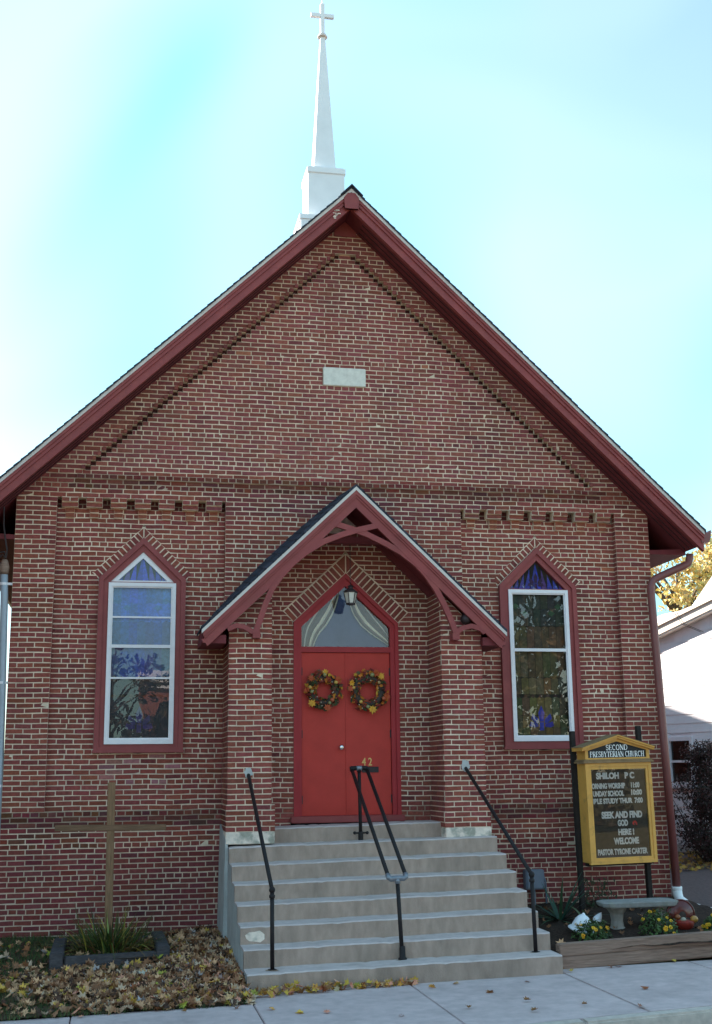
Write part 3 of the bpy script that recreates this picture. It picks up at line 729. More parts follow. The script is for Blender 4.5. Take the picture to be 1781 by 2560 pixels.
# windows -------------------------------------------------------------
def gothic(cx, hw, z0, zs, za): return [(cx - hw, z0), (cx + hw, z0), (cx + hw, zs), (cx, za), (cx - hw, zs)]
def pane(parent, poly, y, m=None, name='pane'):
    b = MB(); b.face([(x, y, z) for x, z in poly]); return b.build(name, m or M['glass'], parent)
def rect(a, b, z0, z1): return [(a, z0), (b, z0), (b, z1), (a, z1)]
for wi, cx in enumerate(WIN):
    f = MB()
    f.ring(gothic(cx, .598, 2.337, 4.700, 5.281), gothic(cx, .532, 2.400, 4.672, 5.187), 0.045, 0.20)
    f.ring(gothic(cx, .532, 2.400, 4.672, 5.187), gothic(cx, .452, 2.430, 4.640, 5.085), 0.072, 0.20)
    f.box(cx - .452, cx + .452, 0.078, 0.2, 4.612, 4.655)
    f.box(cx - .615, cx + .615, 0.030, 0.15, 2.318, 2.352)
    win = f.build('window', M['trim'], church, label=('pointed window reflecting sky, four panes in a white storm sash' if wi == 0 else 'pointed window with dark panes and amber stained glass'))
    w = MB()
    w.ring(rect(cx - .462, cx + .462, 2.432, 4.640), rect(cx - .415, cx + .415, 2.495, 4.588), 0.050, 0.092)
    w.ring(rect(cx - .415, cx + .415, 2.495, 4.588), rect(cx - .397, cx + .397, 2.515, 4.570), 0.066, 0.092)
    w.build('storm_sash', M['white'], win)
    rails = ((4.159, .012), (3.757, .022), (3.322, .012)) if wi == 0 else ((3.749, .022),)
    for z, h in rails:
        b = MB(); b.box(cx - .397, cx + .397, 0.062, 0.093, z - h, z + h); b.build('rail', M['white'], win)
    zs = [2.515] + sorted(z for z, h in rails) + [4.57]
    for a, b_ in zip(zs[:-1], zs[1:]): pane(win, rect(cx - .397, cx + .397, a, b_), 0.086 + 0.0005 * rnd.random())
    if wi == 0:
        b = MB(); b.ring([(cx - .45, 4.656), (cx + .45, 4.656), (cx, 5.08)], [(cx - .335, 4.676), (cx + .335, 4.676), (cx, 4.992)], 0.090, 0.13); b.build('peak_sash', M['white'], win)
        pane(win, [(cx - .335, 4.676), (cx + .335, 4.676), (cx, 4.992)], 0.118)
    else:
        pane(win, [(cx - .43, 4.656), (cx + .43, 4.656), (cx, 5.062)], 0.130)
    # stained glass behind: small pieces between lead lines; left window's blues imitate reflected sky
    sg = MB(); g = 0.006
    def piece(P, t, g=(0.0035 if wi else 0.0)):
        c = (sum(p[0] for p in P) / len(P), sum(p[1] for p in P) / len(P))
        P = [(c[0] + (p[0] - c[0]) * (1 - g / .06), c[1] + (p[1] - c[1]) * (1 - g / .06)) for p in P]
        t = tuple(max(0, q * rnd.uniform(.75, 1.3)) for q in t); sg.face([(x, 0.150 + rnd.uniform(-.002, .002), z) for x, z in P], t)
    amber = [(0.30, 0.19, 0.05), (0.24, 0.17, 0.06), (0.31, 0.21, 0.08), (0.19, 0.16, 0.07)]
    blue = [(0.05, 0.07, 0.62), (0.07, 0.12, 0.78), (0.16, 0.09, 0.50)]
    dim = 0.9
    nx = 7; wd = .80 / nx
    for i in range(nx):
        xa = cx - .40 + wd * i; xb = xa + wd; xm = (xa + xb) / 2
        edge = i in (0, nx - 1)
        bnds = [2.50, 2.62, 2.80, 3.06, 3.10, 3.34, 3.74, 4.10, 4.36, 4.60]
        for j in range(len(bnds) - 1):
            z0, z1 = bnds[j], bnds[j + 1]
            if bnds[j] == 3.06:
                continue
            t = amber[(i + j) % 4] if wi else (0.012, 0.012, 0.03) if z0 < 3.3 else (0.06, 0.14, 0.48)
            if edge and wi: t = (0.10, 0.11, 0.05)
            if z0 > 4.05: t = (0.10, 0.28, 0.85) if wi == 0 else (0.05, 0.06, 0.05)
            if wi == 1 and 3.3 < z0 < 4.05: t = (0.15, 0.11, 0.045)
            piece([(xa, z0), (xb, z0), (xb, z1), (xm, z1 + .02), (xa, z1)], tuple(q * dim for q in t))
        piece([(xm - .035, 3.08), (xm, 3.045), (xm + .035, 3.08), (xm, 3.115)], tuple(q * dim for q in (0.10, 0.04, 0.03)))
    # blue lily shape at the foot
    yl = 0.1455
    def lily(c, z, k, t):
        for P in ([(0, .30), (-.045, .2), (-.03, .08), (.03, .08), (.045, .2)], [(-.05, .12), (-.13, .19), (-.15, .12), (-.09, .06), (-.04, .06)], [(.05, .12), (.04, .06), (.09, .06), (.15, .12), (.13, .19)],
                  [(-.05, .05), (-.16, .08), (-.18, .02), (-.12, 0), (-.05, .01)], [(.05, .05), (.05, .01), (.12, 0), (.18, .02), (.16, .08)], [(-.03, .07), (-.03, -.04), (.03, -.04), (.03, .07)]):
            tt = tuple(q * rnd.uniform(.8, 1.3) for q in t)
            sg.face([(c + x * k, yl, z + y * k) for x, y in P], tt)
    lily(cx, 2.63, 1.05, (0.06, 0.08, 0.60) if wi else (0.05, 0.03, 0.22))
    for i in range(5):
        for s in (-1, 1):
            P = [(cx + s * .09 * i, 4.66), (cx + s * .09 * (i + 1), 4.66), (cx + s * .09 * i, 4.66 + .40 * (1 - i / 5))]
            if s == -1: P.reverse()
            piece(P, blue[(i + (s > 0)) % 3])
    for x, z in ((cx - .33, 4.40), (cx + .33, 4.40), (cx - .2, 4.30), (cx + .22, 4.3)):
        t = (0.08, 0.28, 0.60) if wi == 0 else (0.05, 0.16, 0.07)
        sg.face([(x - .06, yl, z), (x, yl, z - .045), (x + .06, yl, z), (x, yl, z + .045)], t)
    if wi == 1: lily(cx, 4.70, .7, (0.07, 0.02, 0.14))
    sg.build('stained_and_sky_toned_glass', M['stained'], win)
    lb = MB(); lb.prism(gothic(cx, .455, 2.42, 4.65, 5.09), 0.160, 0.172); lb.build('lead_backing', M['lead'], win)

# doors -------------------------------------------------------------
f = MB()
def dpoly(hw, z0, zs, za): return [(DC - hw, z0), (DC + hw, z0), (DC + hw, zs), (DC, za), (DC - hw, zs)]
f.ring(dpoly(.757, 1.40, 4.11, 4.822), dpoly(.705, 1.43, 4.085, 4.748), -0.012, 0.20)
f.ring(dpoly(.705, 1.43, 4.085, 4.748), dpoly(.640, 1.445, 4.048, 4.640), 0.022, 0.20)
f.box(DC - .640, DC + .640, 0.03, 0.18, 3.690, 3.768)
df = f.build('door_frame', M['doorframe'], church)
b = MB(); b.box(DC - .80, DC + .80, -0.05, 0.16, 1.352, 1.440); b.build('threshold', M['trim'], df, bevel=0.01)
def door(x0, x1, lab):
    b = MB(); b.box(x0, x1, 0.062, 0.105, 1.446, 3.686); return b.build('door', M['door'], church, label=lab, bevel=0.004)
dl = door(DC - .636, DC - .003, 'left red door leaf with round metal knob')
dr = door(DC + .003, DC + .636, 'right red door leaf with house number 42 and mail slot')
for dd, xh in ((dl, DC - .634), (dr, DC + .634)):
    for z in (1.66, 2.55, 3.42):
        h = MB(); h.box(xh - .010, xh + .010, 0.048, 0.066, z - .055, z + .055); h.build('hinge', M['iron'], dd)
a = MB(); a.box(DC - .012, DC + .020, 0.052, 0.064, 1.45, 3.68); a.build('astragal', M['door'], dl)
k = MB(); k.lathe([(.036, 0), (.036, .006), (.016, .010), (.014, .035), (.030, .045), (.036, .06), (.030, .075), (.012, .08)], (4.540, .062, 2.365), 18, axis='y'); k.build('knob', M['steel'], dl, smooth=True)
ms = MB(); ms.box(4.832, 5.072, 0.048, 0.064, 2.018, 2.098); ms.box(4.85, 5.055, .042, .05, 2.045, 2.085); ms.build('mail_slot', M['iron'], dr, bevel=0.004)
for ch, x in (('4', 4.835), ('2', 4.923)):
    fc = bpy.data.curves.new('house_number', 'FONT'); fc.body = ch; fc.size = 0.15; fc.extrude = 0.004; fc.offset = 0.002
    fc.materials.append(M['brass']); o = bpy.data.objects.new('house_number', fc); COL.objects.link(o); o.parent = dr
    o.location = (x, 0.056, 2.115); o.rotation_euler = (R(90), 0, 0); o.scale = (0.78, 1, 1); solid(o)
# transom glass with tied back curtains behind
tr = pane(df, dpoly(.640, 3.768, 4.048, 4.640), 0.075, M['glass_transom'], 'transom_pane')
cu = MB()
def interp(P, t):
    n = len(P) - 1; i = min(n - 1, int(t * n)); u = t * n - i
    return P[i][0] * (1 - u) + P[i + 1][0] * u, P[i][1] * (1 - u) + P[i + 1][1] * u
for s in (-1, 1):
    inner = [(.04, 4.60), (.07, 4.42), (.12, 4.25), (.24, 4.08), (.40, 3.95), (.55, 3.86), (.64, 3.80)] if s == 1 else [(.06, 4.60), (.10, 4.42), (.16, 4.25), (.26, 4.08), (.36, 3.97), (.42, 3.86), (.45, 3.77)]
    outer = [(.22, 4.60), (.30, 4.50), (.40, 4.38), (.52, 4.24), (.60, 4.12), (.64, 4.02), (.65, 3.95)] if s == 1 else [(.22, 4.60), (.34, 4.48), (.46, 4.36), (.56, 4.22), (.62, 4.08), (.645, 3.92), (.65, 3.78)]
    nf = 14
    for q in range(nf):
        for r_ in range(14):
            def pt(u, t):
                a = interp(inner, t); b = interp(outer, t)
                x = a[0] * (1 - u) + b[0] * u; z = a[1] * (1 - u) + b[1] * u
                return (DC + s * x, 0.13 + 0.022 * math.sin(u * 26), z)
            u0, u1, t0, t1 = q / nf, (q + 1) / nf, r_ / 14, (r_ + 1) / 14
            P = [pt(u0, t0), pt(u0, t1), pt(u1, t1), pt(u1, t0)]
            if s == -1: P.reverse()
            stripe = q in (0, 3, 4, 9)
            cu.face(P, (0.90, 0.82, 0.66) if stripe else ((0.20, 0.155, 0.12) if q % 2 else (0.26, 0.20, 0.155)))
cu.build('curtain', M['curtain'], df, smooth=True)
b = MB(); b.face([(DC - .7, .17, 3.6), (DC + .7, .17, 3.6), (DC + .7, .17, 4.8), (DC - .7, .17, 4.8)]); b.build('transom_sky_backing', M['sky_back'], df)  # blue sheet imitating mirrored sky in the transom

# porch roof -------------------------------------------------------------
PX, PZ, PS, PY = 4.605, 5.905, 0.957, -0.92
HALF = 2.085
pr = MB()
def pz(a): return PZ - PS * a
for s in (-1, 1):
    n = 20
    for k in range(n):
        a0, a1 = HALF * k / n, min(HALF + .015, HALF * (k + 1) / n + 0.012)
        m_ = 7
        for j in range(m_):
            y0, y1 = PY - 0.03 + (0.02 - PY + 0.03) * j / m_, PY - 0.03 + (0.02 - PY + 0.03) * (j + 1) / m_
            def up(a, y):
                u = a / HALF; t = (y - PY) / -PY
                return (0.17 if s == -1 else 0.04) * max(0, t) * math.sin(math.pi * min(1, max(0, .12 + .88 * u))) ** .6
            jj = rnd.uniform(0, .010); tn = (rnd.uniform(.75, 1.25),) * 3
            def P(a, y, h): return (PX + s * a, y, pz(a) + up(a, y) + h)
            v = [P(a0, y0, -.02), P(a1, y0, -.012), P(a1, y1, -.012), P(a0, y1, -.02), P(a0, y0, .012), P(a1, y0, .022 + jj), P(a1, y1, .022 + jj), P(a0, y1, .012)]
            if s == -1: v = [v[1], v[0], v[3], v[2], v[5], v[4], v[7], v[6]]
            pr.hexa(v, tn)
proof = pr.build('porch_roof', M['shingle'], church)
def ppara(s, h0, h1, x0, x1):
    P = [(PX + s * x0, pz(x0) + h0), (PX + s * x1, pz(x1) + h0), (PX + s * x1, pz(x1) + h1), (PX + s * x0, pz(x0) + h1)]
    return P if s == 1 else P[::-1]
for s in (-1, 1):
    b = MB(); b.prism(ppara(s, -.074, -.022, 0, HALF + .005), PY - .035, PY + .02); b.build('drip_edge', M['drip'], proof)
    b = MB()
    b.prism(ppara(s, -.135, -.074, 0, HALF - .015), PY - .028, PY + .05); b.prism(ppara(s, -.175, -.135, 0, HALF - .03), PY - .014, PY + .05)
    b.prism(ppara(s, -.315, -.175, 0, HALF - .10), PY, PY + .05)
    # shaped tail
    x = HALF - .10
    tail = [(PX + s * x, pz(x) - .315), (PX + s * (x + .03), pz(x) - .335), (PX + s * (x + .05), pz(x) - .30), (PX + s * (x + .085), pz(x) - .29), (PX + s * (x + .10), pz(x) - .25), (PX + s * (HALF - .03), pz(HALF - .03) - .175), (PX + s * x, pz(x) - .175)]
    b.prism(tail if s == 1 else tail[::-1], PY, PY + .05)
    b.build('barge_board', M['trim'], proof)
    b = MB(); b.prism(ppara(s, -.13, -.03, 0, HALF - .01), PY + .05, 0.0); b.build('porch_ceiling', M['soffit'], proof)
    b = MB(); b.prism(ppara(s, -.24, -.13, 0.0, HALF - .05), -.06, 0.0); b.build('wall_rafter', M['soffit'], proof)
    b = MB(); b.box(*(sorted((PX + s * (HALF - .32), PX + s * (HALF - .0)))), PY + .05, 0.0, pz(HALF) - .20, pz(HALF) - .09); b.build('eave_return', M['soffit'], proof)
braces = {-1: [(3.217, 3.837), (3.286, 4.02), (3.356, 4.232), (3.44, 4.432), (3.567, 4.619), (3.724, 4.795), (3.897, 4.943), (4.144, 5.100), (4.40, 5.205), (4.62, 5.275), (4.899, 5.345)],
          1: [(5.987, 3.860), (5.914, 4.06), (5.826, 4.265), (5.722, 4.465), (5.587, 4.665), (5.449, 4.815), (5.234, 4.977), (5.019, 5.095), (4.742, 5.225), (4.558, 5.285), (4.32, 5.355)]}
for s in (-1, 1):
    b = MB(); b.strip(braces[s], 0.076, PY + .004 * s, PY + .062 + .004 * s); b.build('arched_brace', M['trim'], proof)
    c = [(2.855, 3.895), (2.98, 3.945), (3.077, 3.925), (3.175, 3.868), (3.245, 3.838)] if s == -1 else [(5.975, 3.875), (6.082, 3.945), (6.209, 3.972), (6.333, 3.935), (6.395, 3.882)]
    b = MB(); b.strip(c, 0.066, PY + .002, PY + .055); b.build('scroll_bracket', M['trim'], proof)
    b = MB(); b.box(*( (3.19, 3.29) if s == -1 else (5.93, 6.03)), PY, -0.72, 3.78, 3.87); b.build('bracket_foot', M['trim'], proof)
b = MB(); b.box(PX - .50, PX + .50, -.46, -.40, 5.17, 5.27); b.build('tie_beam', M['soffit'], proof)
b = MB(); b.box(PX - .06, PX + .06, PY + .05, 0, 5.68, 5.80); b.build('ridge_beam', M['soffit'], proof)
b = MB(); b.prism([(PX - .30, 5.40), (PX + .30, 5.40), (PX, 5.70)], -.03, -.008); b.build('gable_board', M['patch'], proof)

# pier footings
for (x0, x1, z0, z1, lab) in ((2.868, 3.505, 1.135, 1.288, 'l'), (5.795, 6.430, 1.14, 1.288, 'r')):
    b = MB(); b.box(x0, x1, -.785, .02, z0, z1); b.build('pier_base', M['patch'], church, bevel=0.008)
b = MB(); b.hexa([(2.845, -.80, -.35), (2.90, -.80, -.35), (2.90, -.003, -.35), (2.83, -.003, -.35), (2.866, -.78, 1.20), (2.90, -.78, 1.20), (2.90, -.003, 1.36), (2.858, -.003, 1.36)])
b.build('parged_footing', M['parge'], church)
for (x, z) in ((3.162, 2.02), (6.106, 2.075)):
    b = MB(); n = 14; P = []
    for k in range(n):
        a = 2 * math.pi * k / n; r = rnd.uniform(.045, .075); P.append((x + r * math.cos(a), z + .02 + r * 1.15 * math.sin(a)))
    b.prism(P, -.757, -.74); b.build('mortar_patch', M['parge'], church)

# ------------------------------------------------------------------ concrete steps
steps = thing('concrete_steps', 'weathered grey concrete steps of eight risers climbing to the red doors', 'steps', (4.66, -3.2, -0.24))
def st_z(x, z): return z + 0.0175 * (x - 4.6)
for k in range(8):
    yf = -0.55 - 0.38 * k; z = 1.336 - 0.197 * k; yb = yf + 0.40 if k else 0.0
    x0, x1 = (2.905, 6.455) if k else (3.44, 5.86)
    b = MB(); n = 60
    for i in range(n):
        xa, xb = x0 + (x1 - x0) * i / n, x0 + (x1 - x0) * (i + 1) / n
        wv = lambda x: 0.0025 * math.sin(x * 5 + k * 2.1) + 0.0015 * math.sin(x * 23 + k) - (0.006 if math.sin(x * 37.7 + k * 5.1) > .985 else 0)
        zl, zr = st_z(xa, z) + wv(xa), st_z(xb, z) + wv(xb); zb_ = -0.45 if k == 7 else z - .26
        ya, yc = yf + wv(xa + 3), yf + wv(xb + 3); ch = 0.014
        def V(x, y, zz): return (x - 4.66, y + 3.2, zz + 0.24)
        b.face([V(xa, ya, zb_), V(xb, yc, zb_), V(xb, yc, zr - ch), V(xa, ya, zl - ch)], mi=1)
        b.face([V(xa, ya, zl - ch), V(xb, yc, zr - ch), V(xb, yc + ch, zr), V(xa, ya + ch, zl)])
        b.face([V(xa, ya + ch, zl), V(xb, yc + ch, zr), V(xb, yb, zr + .004), V(xa, yb, zl + .004)])
        if i == 0: b.face([V(xa, yb, zb_), V(xa, ya, zb_), V(xa, ya, zl - ch), V(xa, ya + ch, zl), V(xa, yb, zl + .004)])
        if i == n - 1: b.face([V(xb, yc, zb_), V(xb, yb, zb_), V(xb, yb, zr + .004), V(xb, yc + ch, zr), V(xb, yc, zr - ch)])
        b.face([V(xb, yb, zb_), V(xa, yb, zb_), V(xa, yb, zl + .004), V(xb, yb, zr + .004)])
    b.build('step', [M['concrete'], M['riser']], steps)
for s in (0,):
    b = MB(); P = []
    for a in range(11):
        t = 2 * math.pi * a / 11; P.append((3.085 - 4.66 + .125 * math.cos(t) * rnd.uniform(.7, 1.1), .215 + .24 + .072 * math.sin(t) * rnd.uniform(.7, 1.15)))
    yy = -0.55 - .38 * 5 + 3.2; b.prism(P, yy - .0045, yy + .01)
    b.build('repair_patch', M['patch'], steps)
# solid side below the treads
for sx, (xa, xb) in enumerate(((2.90, 3.0), (6.36, 6.45))):
    b = MB()
    P = [(0.0, -.5), (0.0, 1.3)]
    prof = [(-3.20, -.5)]
    for k in range(7, -1, -1):
        yf = -0.55 - .38 * k; z = 1.336 - .197 * k - .02; prof += [(yf + .004, z - .18), (yf + .004, z)]
    prof += [(-.003, 1.31), (-.003, -.5)]
    n = len(prof)
    for x, rev in ((xa, True), (xb, False)):
        pts_ = [(x - 4.66, y + 3.2, z + .24 + .0175 * (x - 4.6)) for y, z in prof]
        b.face(pts_[::-1] if rev else pts_)
    b.build('stair_side', M['parge'], steps)

for (x, y) in ((3.200, -3.016), (6.248, -2.911), (4.690, -2.87)):
    b = MB(); P = []
    for a in range(12):
        t = 6.283 * a / 12; P.append((x - 4.66 + rnd.uniform(.05, .09) * math.cos(t), y + 3.2 + rnd.uniform(.03, .06) * math.sin(t) - .02, st_z(x, -0.043) + .24 + .0042))
    b.face(P); b.build('rust_stain', M['rust'], steps)
# handrails
def rail(name, lab, base, knee, end):
    t = thing(name, lab, 'handrail', base, group='pipe handrails on the steps')
    B_ = Vector(base)
    r = 0.0235
    p = MB(); p.tube([Vector((0, 0, -.02)), Vector(knee) - B_], r, 12); p.build('post', M['rail'], t, smooth=True)
    p = MB(); p.tube([Vector(knee) - B_, Vector(end) - B_], r, 12); p.build('rail', M['rail'], t, smooth=True)
    p = MB(); p.ball(Vector(knee) - B_, .036, 14, 8); kd = Vector(knee) - B_
    p.lathe([(.030, kd.z - .085), (.033, kd.z - .08), (.033, kd.z - .055), (.028, kd.z - .05)], (kd.x, kd.y, 0), 12); p.build('elbow', M['rail'], t, smooth=True)
    p = MB(); p.lathe([(.05, -.004), (.05, .006), (.03, .010)], (0, 0, 0), 14); p.build('base_flange', M['rail'], t)
    return t
rail('handrail', 'black pipe handrail on the side of the steps by the leaf pile', (3.200, -3.016, -0.066), (3.196, -3.010, 0.768), (3.162, -0.745, 2.007))
rail('handrail', 'black pipe handrail on the side of the steps by the garden sign', (6.248, -2.911, -0.012), (6.237, -2.905, 0.842), (6.106, -0.745, 2.061))
t = thing('handrail', 'double black pipe handrail standing in the middle of the steps', 'handrail', (4.690, -2.870, -0.042), group='pipe handrails on the steps')
B_ = Vector((4.690, -2.870, -0.042)); T1 = Vector((4.645, -2.875, .842)) - B_; U0 = Vector((4.672, -.62, 1.139)) - B_; U1 = Vector((4.652, -.66, 2.077)) - B_
r = 0.0235; dx = Vector((.103, 0, 0)); dz = Vector((0, 0, .0))
p = MB(); p.tube([Vector((0, 0, -.02)), T1], r, 12); p.build('post', M['rail'], t, smooth=True)
p = MB(); p.tube([U0 - Vector((0, 0, .02)), U1], r, 12); p.build('post', M['rail'], t, smooth=True)
for s in (-1, 1):
    p = MB(); p.tube([T1 + dx * s + Vector((0, .03, .035)), U1 + dx * s - Vector((0, .03, .02))], r, 12); p.build('rail', M['rail'], t, smooth=True)
p = MB(); p.tube([T1 - dx + Vector((0, .03, .04)), T1 - dx * .98 + Vector((0, 0, .008)), T1 - dx * .75 - Vector((0, 0, .008)), T1, T1 + dx * .75 - Vector((0, 0, .004)), T1 + dx * .98 + Vector((0, 0, .012)), T1 + dx + Vector((0, .03, .045))], .031, 12); p.tube([T1, T1 - Vector((0, 0, .06))], .032, 12)
p.build('tee_fitting', M['galv'], t, smooth=True)
p = MB(); p.tube([U1 - dx - Vector((0, .035, .025)), U1 - dx, U1 - dx * .7, U1, U1 + dx * .7, U1 + dx, U1 + dx - Vector((0, .035, .025))], .031, 12); p.tube([U1, U1 - Vector((0, 0, .05))], .030, 12); p.build('tee_fitting', M['rail'], t, smooth=True)
p = MB(); p.tube([U1 - dx * .35, U1 + dx * .35], .034, 12); p.build('pipe_collar', M['galv'], t, smooth=True)
p = MB(); p.lathe([(.033, 0), (.034, .005), (.034, .10), (.028, .12)], (U0.x, U0.y, U0.z), 12); p.tube([U0 + Vector((-.09, -.02, .10)), U0 + Vector((.09, -.02, .10))], .012, 8); p.ball(U0 + Vector((-.085, -.02, .10)), .022, 10, 6); p.ball(U0 + Vector((.085, -.02, .10)), .022, 10, 6); p.build('clamp', M['rail'], t, smooth=True)
p = MB(); p.lathe([(.05, -.004), (.05, .02), (.036, .03), (.034, .14), (.028, .15)], (0, 0, 0), 12); p.build('base_sleeve', M['rail'], t, smooth=True)

# ------------------------------------------------------------------ wreaths, lantern, lamp, box
def leaf_poly(kind='maple'):
    if kind == 'maple':
        a = [(0, -.5), (.06, -.28), (.34, -.36), (.26, -.14), (.5, .02), (.28, .10), (.30, .30), (.12, .22), (0, .52)]
    else:
        a = [(0, -.5), (.16, -.28), (.24, 0), (.16, .26), (0, .5)]
    return a + [(-x, y) for x, y in reversed(a[1:-1])]
MAPLE, OVAL = leaf_poly('maple'), leaf_poly('oval')
def put_leaf(b, c, n, size, tone, kind=MAPLE, curl=.25, spin=None, rr=rnd):
    n = Vector(n).normalized(); u = n.orthogonal().normalized(); a = rr.uniform(0, 6.283) if spin is None else spin
    w = n.cross(u); e1 = u * math.cos(a) + w * math.sin(a); e2 = n.cross(e1); c = Vector(c)
    k1, k2 = rr.uniform(-curl, curl), rr.uniform(-curl * .3, curl)
    def P(x, y): return c + (e1 * x + e2 * y + n * (k1 * y * y * 1.5 + k2 * abs(x) * 1.6)) * size
    m_ = len(kind) // 2
    right = kind[:m_ + 1]; left = [kind[0]] + kind[:m_ - 1:-1]
    b.face([P(x, y) for x, y in right], tone); b.face([P(x, y) for x, y in reversed(left)], tone)
def wreath(cx, cz, ro, seed, lab):
    rr = random.Random(seed)
    t = thing('wreath', lab, 'wreath', (cx, 0.05, cz), group='autumn wreaths on the doors')
    b = MB(); b.tube([(ro * .62 * math.cos(2 * math.pi * k / 24), -.03, ro * .62 * math.sin(2 * math.pi * k / 24)) for k in range(25)], ro * .20, 8, (0.045, 0.03, 0.025)); b.build('twig_ring', M['plant'], t, smooth=True)
    b = MB()
    pal = [(0.50, 0.16, 0.02), (0.55, 0.28, 0.03), (0.30, 0.05, 0.02), (0.07, 0.09, 0.03), (0.05, 0.06, 0.025), (0.12, 0.05, 0.03), (0.20, 0.03, 0.025), (0.10, 0.09, 0.04)]
    for k in range(190):
        a = rr.uniform(0, 6.283); q = ro * rr.uniform(.42, .96); c = (q * math.cos(a), -.05 - rr.uniform(0, .05) * (1 - abs(q / ro - .65)), q * math.sin(a))
        tn = pal[rr.choice((0, 0, 0, 1, 2, 2, 3, 4, 4, 5, 5, 6, 6, 7))]
        put_leaf(b, c, (math.cos(a) * .6 + rr.uniform(-.5, .5), -1, math.sin(a) * .6 + rr.uniform(-.5, .5)), rr.uniform(.05, .10), tn, MAPLE if rr.random() < .55 else OVAL, .4, rr=rr)
    b.build('foliage', M['plant'], t, kind='stuff')
    for k in range(6):
        a = rr.uniform(0, 1) + 6.283 * k / 6; q = ro * rr.uniform(.58, .78); g = MB()
        g.ball((0, 0, 0), rr.uniform(.024, .036), 14, 8, rr.choice([(0.60, 0.36, 0.08), (0.25, 0.24, 0.10), (0.45, 0.28, 0.12), (0.46, 0.10, 0.04)]), sz=.8, rib=.12)
        o = g.build('gourd', M['gourd'], t, smooth=True); o.location = (q * math.cos(a), -.11, q * math.sin(a)); o.rotation_euler = (R(70), rr.uniform(-.5, .5), 0)
    g = MB()
    for k in range(26):
        a = rr.uniform(0, 6.283); q = ro * rr.uniform(.4, .9); g.ball((q * math.cos(a), -.10 + rr.uniform(-.02, .02), q * math.sin(a)), rr.uniform(.007, .011), 6, 4, rr.choice([(0.40, 0.02, 0.02), (0.50, 0.40, 0.30), (0.30, 0.03, 0.03)]))
    g.build('berries', M['gourd'], t, kind='stuff')
    for k in range(6):
        a = rr.uniform(0, 6.283) if k else -1.4; q = ro * .88; b = MB()
        put_leaf(b, (q * math.cos(a), -.12, q * math.sin(a)), (rr.uniform(-.3, .3), -1, rr.uniform(-.3, .3)), rr.uniform(.10, .14), rr.choice([(0.62, 0.30, 0.03), (0.60, 0.20, 0.02), (0.40, 0.07, 0.02)]), MAPLE, .35, rr=rr); b.build('maple_leaf', M['plant'], t)
wreath(4.287, 3.152, .285, 5, 'narrower autumn wreath hanging on the door leaf with the knob')
wreath(4.928, 3.146, .305, 8, 'fuller autumn wreath on the door leaf with the number 42')

lt = thing('lantern', 'dark hanging porch lantern with frosted panes before the arched transom', 'lantern', (4.612, -0.40, 4.31))
def taper(b, w0, w1, z0, z1, n=6, y=0, tone=(1, 1, 1)):
    b.lathe([(w0, z0), (w1, z1)], (0, 0, 0), n, tone)
b = MB(); taper(b, .058, .092, 0.02, .17, 6); b.build('pane', M['lampglass'], lt)
b = MB()
b.lathe([(.064, 0), (.066, .005), (.066, .022), (.06, .026)], (0, 0, 0), 6); b.lathe([(.098, .168), (.104, .172), (.104, .184), (.055, .222), (.035, .228), (.035, .25), (.05, .256), (.012, .285)], (0, 0, 0), 6)
for k in range(6):
    a = math.pi / 3 * k; b.tube([(.060 * math.cos(a), .060 * math.sin(a), .015), (.095 * math.cos(a), .095 * math.sin(a), .172)], .006, 5)
b.build('frame', M['iron'], lt)
b = MB()
for k in range(22):
    z = .285 + .031 * k; q = [(.009 * math.cos(2 * math.pi * i / 8), 0, .019 * math.sin(2 * math.pi * i / 8)) for i in range(9)]
    b.tube([(p[0] if k % 2 else 0, 0 if k % 2 else p[0], z + .012 + p[2]) for p in q], .0030, 4, cap=False)
b.build('chain', M['iron'], lt)
sl = thing('porch_lamp', 'round black lamp fixed on the brick pier under the porch roof', 'lamp', (6.157, -0.76, 4.077))
b = MB(); b.ball((0, -.05, 0), .078, 18, 10); b.build('globe', M['iron'], sl, smooth=True)
b = MB(); b.lathe([(.05, -.01), (.05, .03), (.03, .05)], (0, 0, 0), 12, axis='y'); b.build('mount', M['iron'], sl)

ub = thing('utility_box', 'blue-grey metal utility box on the brick wall behind the handrail', 'utility box', (7.225, 0, .40))
b = MB(); b.box(-.12, .15, -.14, -.002, 0, .265); b.build('case', M['box'], ub, bevel=.012)
b = MB(); b.box(-.105, .135, -.152, -.138, .015, .25); b.build('cover', M['box'], ub, bevel=.006)
b = MB(); b.tube([(.02, -.05, 0), (.02, -.05, -.45)], .018, 8); b.tube([(.16, -.03, .20), (.20, -.03, .1), (.20, -.03, -.4)], .012, 6); b.build('conduit', M['box'], ub, smooth=True)

